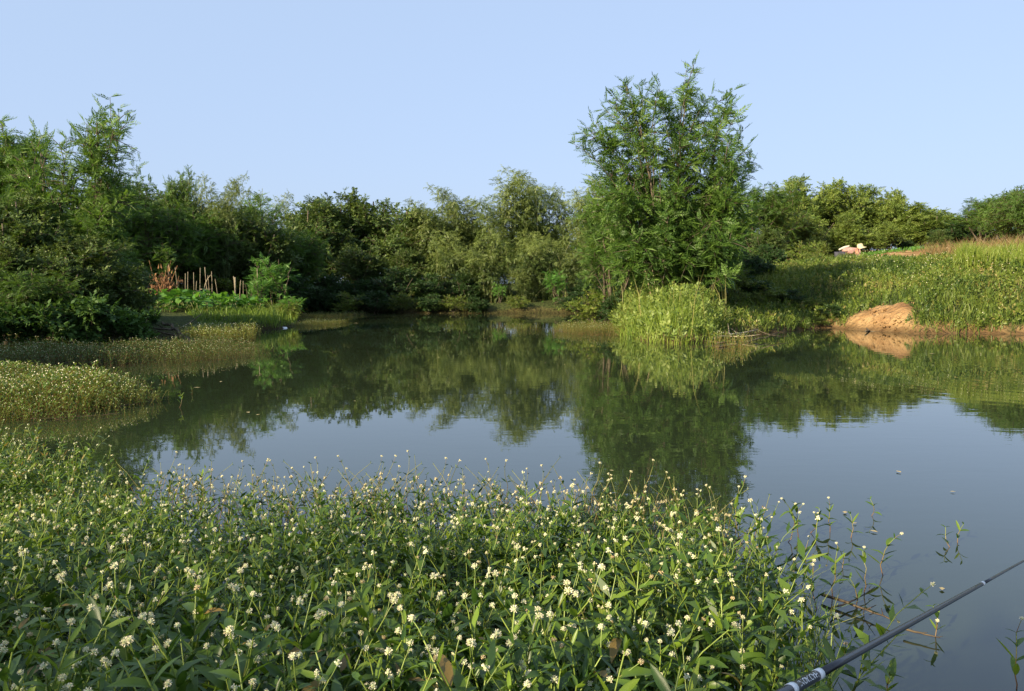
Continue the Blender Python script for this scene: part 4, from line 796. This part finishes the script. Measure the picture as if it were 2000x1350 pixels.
# single sprigs standing in open water, right of the bed
SPRIGS = [((1862, 1070), (1858, 1036), 0, 'small sprig standing alone in open water, left one of the far right pair'), ((1872, 1062), (1886, 1026), 0, 'small bent sprig in open water, right one of the far right pair'),
          ((1696, 1006), (1698, 974), 0, 'tiny sprig farthest out in the open water'), ((1728, 1125), (1746, 1050), 1, 'lone reddish sprig with one white head above its bent stem'),
          ((1660, 1050), (1664, 1006), 0, 'thin bare upright sprig left of the tiny farthest one'), ((1622, 1040), (1622, 988), 1, 'upright sprig with a white head and small dark leaves'),
          ((1578, 1040), (1598, 992), 2, 'sprig leaning right with two white heads at its top'), ((1532, 1060), (1530, 978), 1, 'tall leafy sprig at the outer edge of the bed'),
          ((1560, 1050), (1556, 986), 2, 'leafy sprig right of the tall leafy one'), ((1465, 1075), (1458, 952), 2, 'tallest sprig beside the reflected tree, white head on top'),
          ((1435, 1075), (1436, 1000), 1, 'leafy sprig left of the tallest one beside the reflected tree'), ((1502, 1110), (1480, 1030), 1, 'sprig leaning left over dark water near the bed'),
          ((1690, 1160), (1690, 1080), 1, 'leafy sprig standing just beyond the floating sticks'), ((1672, 1180), (1660, 1130), 0, 'short sprig at the upper floating stick'),
          ((1625, 1165), (1628, 1070), 1, 'leafy sprig with large lower leaf left of the floating sticks'), ((1600, 1190), (1586, 1120), 2, 'sprig with two white heads at the bed corner'),
          ((1820, 1245), (1830, 1190), 1, 'sprig with drooping leaves just beyond the fishing rod'), ((1985, 1345), (1992, 1240), 1, 'leafy sprig in the bottom right corner of the water'),
          ((1745, 1370), (1722, 1285), 0, 'sprig with pale leaves standing right under the rod'), ((1560, 1140), (1566, 1060), 1, 'dark leaved sprig among the reddish ones at the outer bed'),
          ((1640, 1110), (1650, 1080), 0, 'stub of a sprig beside two taller ones'), ((1540, 1180), (1520, 1095), 2, 'bushy sprig with white heads inside the outer bed'),
          ((370, 990), (352, 925), 0, 'reddish sprig with dark leaves in the bay left of the bed'), ((388, 985), (386, 920), 0, 'second reddish sprig in the bay left of the bed'), ((340, 985), (345, 918), 1, 'green sprig with a white head at the bay corner'),
          ((348, 797), (347, 768), 0, 'tiny golden sprig out from the sunlit weed bed'), ((374, 770), (373, 755), 0, 'tiny sprig right of the golden one near the sunlit bed')]
for i, (b, t_, nh, lb) in enumerate(SPRIGS):
    B = gp(*b); T = at(t_[0], t_[1], B[1]); v = T - np.array([B[0], B[1], -.02]); v[1] += r.normal(0, .02); L_ = np.linalg.norm(v)
    sp_ = plant_spec(r, v, nh, leafl=min(.05, .26 * L_ + .008), rad=min(.0019, .004 + .001), kink=.16, first=.35, gap=max(.02, min(.036, L_ * .14)))
    sp_ = (sp_[0], sp_[1], [(min(k, 1), hr * .8, p) for k, hr, p in sp_[2]])
    build_plant(sp_, stem_mesh(sp_, .32), lb, (B[0], B[1], -.02), name='water_sprig', cat='weed sprig', group='sprigs standing in open water')

# ------------------------------------------------------------------ fishing rod
def rod_pt(px, py, D): return at(px, py, D)
A1, A2 = rod_pt(1597, 1318, 1.07), rod_pt(1921, 1139, 1.92); ax = norm(A2 - A1); L12 = np.linalg.norm(A2 - A1)
M['carbon'] = simple('dark carbon rod', (.012, .014, .02), .28, .5, 90, (.022, .024, .032)); M['white'] = simple('white band', (.75, .78, .8), .4, .4)
rod = thing('fishing_rod', 'long dark telescopic fishing rod with white bands, reaching over the water', 'fishing rod', A1 - ax * .75)
def rp(s_): return ax * (s_ + .75)
def rpart(name, s0, s1, r0_, r1_, m, smooth=True):
    g = Geo(); n = max(2, int((s1 - s0) / .1) + 1); g.tube([rp(x) for x in np.linspace(s0, s1, n)], np.linspace(r0_, r1_, n), 20); return link(name, g.mesh(name, [m], False), rod)
rpart('rod_section', -.75, .008, .0098, .0072, M['carbon']); rpart('rod_section', .0, L12 - .004, .0058, .0046, M['carbon'])
rpart('rod_section', L12 - .006, L12 + .95, .0036, .0026, M['carbon']); rpart('rod_section', L12 + .95, L12 + 2.0, .0019, .0010, M['carbon'])
rpart('band', -.007, .009, .0077, .0076, M['white']); rpart('band', L12 - .022, L12 - .002, .0050, .0050, M['white'])
b2 = rod_pt(1545, 1344, 1.0); s2 = float((b2 - A1) @ ax); rpart('band', s2 - .008, s2 + .006, .0081, .0080, M['white'])
cv = bpy.data.curves.new('lettering', 'FONT'); cv.body = 'HADIAONI'; cv.size = 1; cv.align_x = 'CENTER'; cv.align_y = 'CENTER'
tmp = bpy.data.objects.new('lettering_source', cv); C.objects.link(tmp); bpy.context.view_layer.update()
me = bpy.data.meshes.new_from_object(tmp.evaluated_get(bpy.context.evaluated_depsgraph_get())); bpy.data.objects.remove(tmp)
co = np.zeros(len(me.vertices) * 3); me.vertices.foreach_get('co', co); co = co.reshape(-1, 3); wid = co[:, 0].max() - co[:, 0].min()
mid_s = (s2 + 0) / 2; span = abs(s2) - .03; kx = span / wid; ky = .0085 / .7
Cc = A1 + ax * mid_s; tocam = np.array([0, 0, CAM_H]) - Cc; tocam = norm(tocam - (tocam @ ax) * ax); tv = np.cross(tocam, ax)
if tv[2] < 0: tv = -tv
th = (-co[:, 1] * ky) / .0078 + R(14); rad_ = .00795
newc = rp(mid_s)[None] - (co[:, :1] * kx) * ax[None] * 1.0 + rad_ * (np.cos(th)[:, None] * tocam + np.sin(th)[:, None] * tv)
me.vertices.foreach_set('co', newc.ravel()); me.materials.append(M['white']); me.update(); link('lettering', me, rod)

# ------------------------------------------------------------------ vegetable patch on the left spit
PATCH = [(at(px, 560, Y)[0], Y) for px, Y in [(300, 21.0), (395, 21.2), (470, 22.6), (520, 23.4), (510, 25.5), (330, 25.2), (290, 23)]]
r = np.random.default_rng(8); P = scatter(PATCH, 330, r); xc = np.mean(P, 0)
vine = thing('squash_vine', 'sprawling vine with big round green leaves covering the left spit', 'squash plant', (xc[0], xc[1], gz(*xc)))
disc = Tmpl([(0, 0, 0)] + [(.5 * math.cos(a) * (1 + .1 * math.cos(5 * a)), .5 + .5 * math.sin(a) * (1 + .1 * math.cos(5 * a)), .06 + .05 * math.cos(3 * a)) for a in np.linspace(-1.3, 4.44, 10)], [(0, i, i + 1) for i in range(1, 10)])
LM = [Geo().add(disc, np.eye(3)[None], np.zeros((1, 3)), tt_).mesh('squash_leaf', [M['locust_bright']], True) for tt_ in (.25, .5, .8)]
for i, p_ in enumerate(P[:290]):
    z = gz(*p_) + r.uniform(.15, .42) + .12 * max(0, min(1, dist(p_[None], PATCH)[0] / .7)); d = norm(np.array([r.normal(-.2, .7), r.normal(-.4, .7), r.normal(.1, .25)])); m = frames(d[None], np.array([r.normal(0, .4)]))[0] * r.uniform(.13, .21)
    o = link('leaf', LM[i % 3], vine); o.matrix_local = Matrix([[*m[0], p_[0] - xc[0]], [*m[1], p_[1] - xc[1]], [*m[2], z - vine.location[2]], [0, 0, 0, 1]])
g = Geo(); Q = scatter(PATCH, 700, r); n_t = len(Q); dq = norm(np.column_stack([r.normal(-.2, .7, n_t), r.normal(-.4, .7, n_t), r.normal(.05, .25, n_t)]))
g.add(disc, frames(dq, r.normal(0, .4, n_t)) * r.uniform(.1, .18, n_t)[:, None, None], np.column_stack([Q - xc, height(Q) + r.uniform(.05, .4, n_t) - vine.location[2]]), r.uniform(.1, .8, n_t))
link('foliage', g.mesh('foliage', [M['locust_bright']]), vine)['kind'] = 'stuff'
g = Geo()
for p_ in P:
    b = np.array([p_[0] - xc[0], p_[1] - xc[1], gz(*p_) - vine.location[2]]); g.tube([b, b + [r.normal(0, .06), r.normal(0, .06), .28]], [.008, .005], 3)
link('stem', g.mesh('stem', [M['culm']]), vine)['kind'] = 'stuff'
STK = [(329, 515, 562, 0), (342, 522, 566, -6), (362, 534, 568, 1), (367, 531, 568, 0), (378, 532, 566, 1), (384, 549, 570, 4), (391, 523, 572, 3), (406, 538, 576, -5), (400, 522, 558, -9), (413, 530, 576, 2), (420, 545, 574, -7), (459, 542, 580, 0), (470, 547, 576, 0), (475, 549, 576, 0), (502, 524, 566, 0), (456, 540, 560, -3)]
sl = ['tall thin stake right above the dry brown stalks', 'stake leaning left beside the dry stalks', 'stake left of a close upright pair', 'right one of a close upright pair of stakes', 'short stake before the gap', 'low stub of a stake in the middle', 'tall stake with a kinked top in the middle',
      'stake leaning in the wigwam of stakes', 'crossed stake leaning over the wigwam', 'vine covered stake right of the wigwam', 'last leaning stake of the wigwam', 'thick pale stake standing apart at the right', 'thin stake right of the thick pale one', 'second thin stake right of the thick pale one', 'tall thin stake beside the bright sapling', 'short crooked stake touching the thick pale one']
for i, (px, t_, b_, ln) in enumerate(STK):
    Y = 24.3 + .25 * (i % 3); T = at(px, t_, Y); B = at(px - ln, b_, Y); B[2] = gz(B[0], B[1]) - .1; g = Geo(); rad = .03 if i == 11 else r.uniform(.008, .012)
    g.tube(bez(np.zeros(3), (T - B) * .5 + r.normal(0, .03, 3), T - B, 6), np.linspace(rad, rad * .65, 6), 6); o = link('bean_stake', g.mesh('bean_stake', [M['stake']]), loc=B); tag(o, sl[i], 'stake', 'bean stakes in the vegetable patch')
g = Geo(); B = at(397, 572, 24.2); g.tube(bez(np.zeros(3), at(397, 535, 24.2) - B, at(413, 523, 24.2) - B, 9) - [0, 0, .2], np.linspace(.016, .008, 9), 6)
tag(link('bent_stake', g.mesh('bent_stake', [M['stake']]), loc=B), 'bent pale stake arching to the right over the wigwam', 'stake')
for i, (a_, b_) in enumerate([((391, 565), (416, 565)), ((366, 570), (392, 568))]):
    A_ = at(*a_, 24.15); g = Geo(); g.tube([np.zeros(3), at(*b_, 24.2) - A_], .009, 5); tag(link('cross_stick', g.mesh('cross_stick', [M['stake']]), loc=A_), ['thin stick tied level across the wigwam stakes', 'lower level stick left of the wigwam'][i], 'stick')
B = at(319, 590, 23.2); B[2] = gz(B[0], B[1]); dry = thing('dry_stalk_bundle', 'reddish brown bundle of dry stalks standing left of the stakes', 'dry stalks', B)
dm = []
for k in range(8):
    g = Geo(); a = r.uniform(0, 6.28); h = r.uniform(.5, .95); o_ = np.array([math.cos(a), math.sin(a), 0]); g.tube(bez(np.zeros(3), o_ * .03 + [0, 0, h * .5], o_ * r.uniform(.05, .22) + [0, 0, h], 5), np.linspace(.011, .005, 5), 4, cap=False)
    for q_ in range(4):
        z = h * r.uniform(.2, .9); d = r.normal(0, 1, 3) * [.06, .06, .08]; g.raw([(0, 0, z), (d[0], d[1], z + d[2]), (d[0] * 1.3, d[1] * 1.3, z + d[2] - .08), (d[0] * .5, d[1] * .5 + .012, z - .02)], [(0, 1, 2, 3)])
    dm.append(g.mesh('dry_stalk', [M['dry']]))
for k in range(56):
    o = link('dry_stalk', dm[k % 8], dry, (r.normal(0, .1), r.normal(0, .1), -.02)); o.rotation_euler = (r.normal(0, .13), r.normal(0, .13), r.uniform(0, 6.28)); o.scale = (1.2, 1.2, r.uniform(1.0, 1.6))

# ------------------------------------------------------------------ dead branches, floating leaves
def branch(name, label, a, b, rad, nsub, seed, mat='deadwood', z0=.02, up=0.0, group=None):
    r = np.random.default_rng(seed); A_ = np.array([*gp(*a), z0]); B_ = np.array([*gp(*b), z0 + up]); v = B_ - A_; L_ = np.linalg.norm(v); g = Geo(); pts = bez(np.zeros(3), v * .5 + r.normal(0, .06 * L_, 3) * [1, 1, .4], v, 9); pts[1:-1] += r.normal(0, .012 * L_, (7, 3)) * [1, 1, .5]
    g.tube(pts, np.linspace(rad, rad * .35, 9), 6)
    for k in range(nsub):
        i_ = int(r.integers(1, 8)); d = norm(norm(v) * .7 + r.normal(0, .6, 3) * [1, 1, .5]) * L_ * r.uniform(.12, .28) * [1, 1, .5]; g.tube(bez(pts[i_], pts[i_] + d * .5 + r.normal(0, .02, 3) * L_, pts[i_] + d + [0, 0, .03 * L_], 5), np.linspace(rad * .45, rad * .15, 5), 4)
    return tag(link(name, g.mesh(name, [M[mat]]), loc=A_), label, 'branch', group)
branch('dead_branch', 'brown dead branch floating beyond the rod, its end under the rod', (1605, 1172), (1745, 1224), .006, 4, 1)
branch('dead_branch', 'short pale dead stick crossing the floating brown branch', (1622, 1205), (1708, 1158), .0036, 1, 2, 'deadwood')
branch('dead_branch', 'dark twig with small side twigs lying under the fishing rod', (1765, 1240), (1835, 1258), .004, 3, 3)
branch('dead_branch', 'fallen bare branch with twigs at the edge of the dark left bank', (378, 676), (318, 655), .05, 5, 4, 'bark', .05, .25)
branch('dead_branch', 'grey driftwood washed up against the right side of the grassy point', (1385, 668), (1480, 657), .03, 7, 5, 'stake', .06, .1)
branch('dead_branch', 'thin dark branch low over the water right of the grassy point', (1400, 676), (1520, 664), .02, 6, 6, 'bark', .05, .1)
for i, (a_, b_) in enumerate([((1282, 640), (1250, 488)), ((1290, 640), (1268, 495))]):
    A_ = at(*a_, 19.0); T_ = at(*b_, 19.1); A_[2] = gz(A_[0], A_[1]); g = Geo(); g.tube(bez(np.zeros(3), (T_ - A_) * .5 + [.03, 0, 0], T_ - A_, 8), np.linspace(.018, .009, 8), 6)
    tag(link('bare_sapling', g.mesh('bare_sapling', [M['palebark']]), loc=A_), ['left one of two pale bare stems leaning over the grassy point', 'right one of two pale bare stems leaning over the grassy point'][i], 'stem', 'bare stems on the grassy point')
branch('dead_branch', 'pale branch with leaves sticking out from the shaded bank', (1395, 655), (1462, 648), .018, 3, 7, 'stake', .3, .1)
branch('dead_branch', 'dark root running down over the bare earth mound', (1690, 651), (1768, 618), .02, 4, 8, 'bark', .05, .55)
branch('dead_branch', 'dry golden stems lying in the water along the sunlit weed bed', (60, 822), (240, 812), .005, 4, 9, 'deadwood')
branch('dead_branch', 'thin pale stems floating off the tip of the sunlit weed bed', (225, 800), (335, 778), .005, 5, 10, 'deadwood')
M['litter'] = simple('floating leaf', (.34, .28, .14), .7, .3)
g = Geo(); g.add(rhomb(.28, .45, .05, .02), np.eye(3)[None] * .09, np.zeros((1, 3)), .5); LF = g.mesh('floating_leaf', [M['litter']])
FL = [(430, 747), (392, 758), (482, 806), (500, 812), (700, 632), (806, 655), (1665, 1025), (1715, 1042), (1840, 1150), (1855, 962), (1760, 925), (840, 1008), (1190, 920), (1650, 1005), (1828, 692)]
for i, (px, py) in enumerate(FL):
    p_ = gp(px, py); o = link('floating_leaf', LF, loc=(p_[0], p_[1], .006)); o.rotation_euler = (0, 0, i * 1.9); q_ = (.13 + .085 * p_[1]) * (1 if i % 3 else .7); o.scale = (q_,) * 3
    tag(o, 'small pale dead leaf lying flat on the open water', 'leaf', 'dead leaves floating on the pond')
Q = scatter(POND[:-8] + [(4, 6), (-3, 6)], 260, r); Q = Q[(vnoise(Q, 1.5, 61) > .15) & (sdist(Q) < -.3)]; n_t = len(Q); g = Geo()
g.add(rhomb(.3, .45, .02, .01), frames(np.column_stack([np.cos(np.arange(n_t)), np.sin(np.arange(n_t)), 0 * Q[:, 0]])) * (.012 + .0022 * Q[:, 1] * r.uniform(.5, 1.5, n_t))[:, None, None], np.column_stack([Q, np.full(n_t, .005)]), .5)
tag(link('floating_specks', g.mesh('floating_specks', [M['litter']])), 'tiny specks of plant litter drifting on the pond', 'litter', kind='stuff')
g = Geo(); a = np.linspace(0, 6.28, 9)[:-1]; g.raw(np.concatenate([np.column_stack([.09 * np.cos(a), .05 * np.sin(a), 0 * a]), np.column_stack([.06 * np.cos(a) + .01, .03 * np.sin(a), 0 * a + .03])]), [(i, (i + 1) % 8, 8 + (i + 1) % 8, 8 + i) for i in range(8)] + [tuple(range(8, 16))])
p_ = gp(555, 641); tag(link('white_float', g.mesh('white_float', [M['white']], True), loc=(p_[0], p_[1], .0)), 'small white scrap floating beside the tip of the left spit', 'litter')

# ------------------------------------------------------------------ the farmer bending in the field
PX = at(1664, 560, 33.5); pz = gz(PX[0], PX[1])
htop = at(1668, 478, 33.5)[2]; pz -= .25; person = thing('person', 'farmer in a pale straw hat and pinkish shirt bending over in the field', 'person', (PX[0], PX[1], pz), 0, 1)
q_ = (htop - pz) / 1.04; person.scale = (q_,) * 3
M['skin'] = simple('skin', (.38, .2, .13), .6, .3); M['shirt'] = simple('faded pink shirt', (.26, .15, .14), .9, .1, 30, (.36, .24, .22)); M['trousers'] = simple('dark trousers', (.06, .06, .08), .9, .1)
M['straw'] = simple('straw hat', (.42, .37, .22), .8, .2, 60, (.52, .47, .3)); M['cloth'] = simple('white cloth', (.5, .47, .4), .9, .1)
def skin(name, vs, es, rs, mat):
    me = bpy.data.meshes.new(name); me.from_pydata(vs, es, []); o = link(name, me, person); sk = o.modifiers.new('skin', 'SKIN')
    for i, v in enumerate(me.skin_vertices[0].data): v.radius = (rs[i], rs[i]); v.use_root = i == 0
    ss = o.modifiers.new('smooth', 'SUBSURF'); ss.levels = 1; ss.render_levels = 1; me.materials.append(mat); return o
bv = [(-.42, 0, .72), (-.2, 0, .82), (.02, 0, .87), (.13, 0, .88), (.24, 0, .9), (-.42, .13, .68), (-.3, .15, .42), (-.42, .15, .08), (-.3, .17, .03), (-.42, -.13, .68), (-.3, -.15, .42), (-.42, -.15, .08), (-.3, -.17, .03),
      (.04, .19, .84), (.12, .24, .58), (.3, .2, .38), (.36, .19, .3), (.04, -.19, .84), (.12, -.24, .58), (.3, -.2, .38), (.36, -.19, .3)]
be = [(0, 1), (1, 2), (2, 3), (3, 4), (0, 5), (5, 6), (6, 7), (7, 8), (0, 9), (9, 10), (10, 11), (11, 12), (2, 13), (13, 14), (14, 15), (15, 16), (2, 17), (17, 18), (18, 19), (19, 20)]
br = [.13, .12, .13, .055, .1, .09, .06, .04, .035, .09, .06, .04, .035, .06, .042, .03, .028, .06, .042, .03, .028]
skin('body', bv, be, br, M['skin'])
skin('shirt', [(-.38, 0, .75), (-.2, 0, .83), (.03, 0, .87), (.05, .19, .845), (.12, .24, .6), (.2, .22, .5), (.05, -.19, .845), (.12, -.24, .6), (.2, -.22, .5)], [(0, 1), (1, 2), (2, 3), (3, 4), (4, 5), (2, 6), (6, 7), (7, 8)], [.16, .15, .155, .08, .06, .055, .08, .06, .055], M['shirt'])
skin('trousers', [(-.44, 0, .7), (-.42, .13, .66), (-.31, .15, .42), (-.41, .15, .14), (-.42, -.13, .66), (-.31, -.15, .42), (-.41, -.15, .14)], [(0, 1), (1, 2), (2, 3), (0, 4), (4, 5), (5, 6)], [.155, .115, .08, .065, .115, .08, .065], M['trousers'])
skin('back_cloth', [(-.5, 0, .86), (-.3, .02, .95), (-.12, .0, 1.0)], [(0, 1), (1, 2)], [.03, .04, .025], M['cloth'])
g = Geo(); prof = [(.0, .13), (.06, .125), (.095, .1), (.105, .02), (.11, .0), (.19, -.03), (.2, -.035)]; a = np.arange(16) / 16 * 6.2832
V = np.concatenate([np.column_stack([p_[0] * np.cos(a), p_[0] * np.sin(a), 0 * a + p_[1]]) for p_ in prof]); g.raw(V, [(i * 16 + j, i * 16 + (j + 1) % 16, (i + 1) * 16 + (j + 1) % 16, (i + 1) * 16 + j) for i in range(6) for j in range(16)])
o = link('hat', g.mesh('hat', [M['straw']], True), person, (.25, 0, .95)); o.rotation_euler = (0, R(-14), 0)
g = Geo(); g.tube([(.33, 0, .91), (.365, 0, .885)], [.016, .012], 6); link('nose', g.mesh('nose', [M['skin']]), person)
print('TRIS', sum(sum(p.loop_total - 2 for p in m.polygons) if len(m.polygons) < 3000 else int(len(m.loops) - 2 * len(m.polygons)) for m in bpy.data.meshes if m.users), 'objs', len(bpy.data.objects))
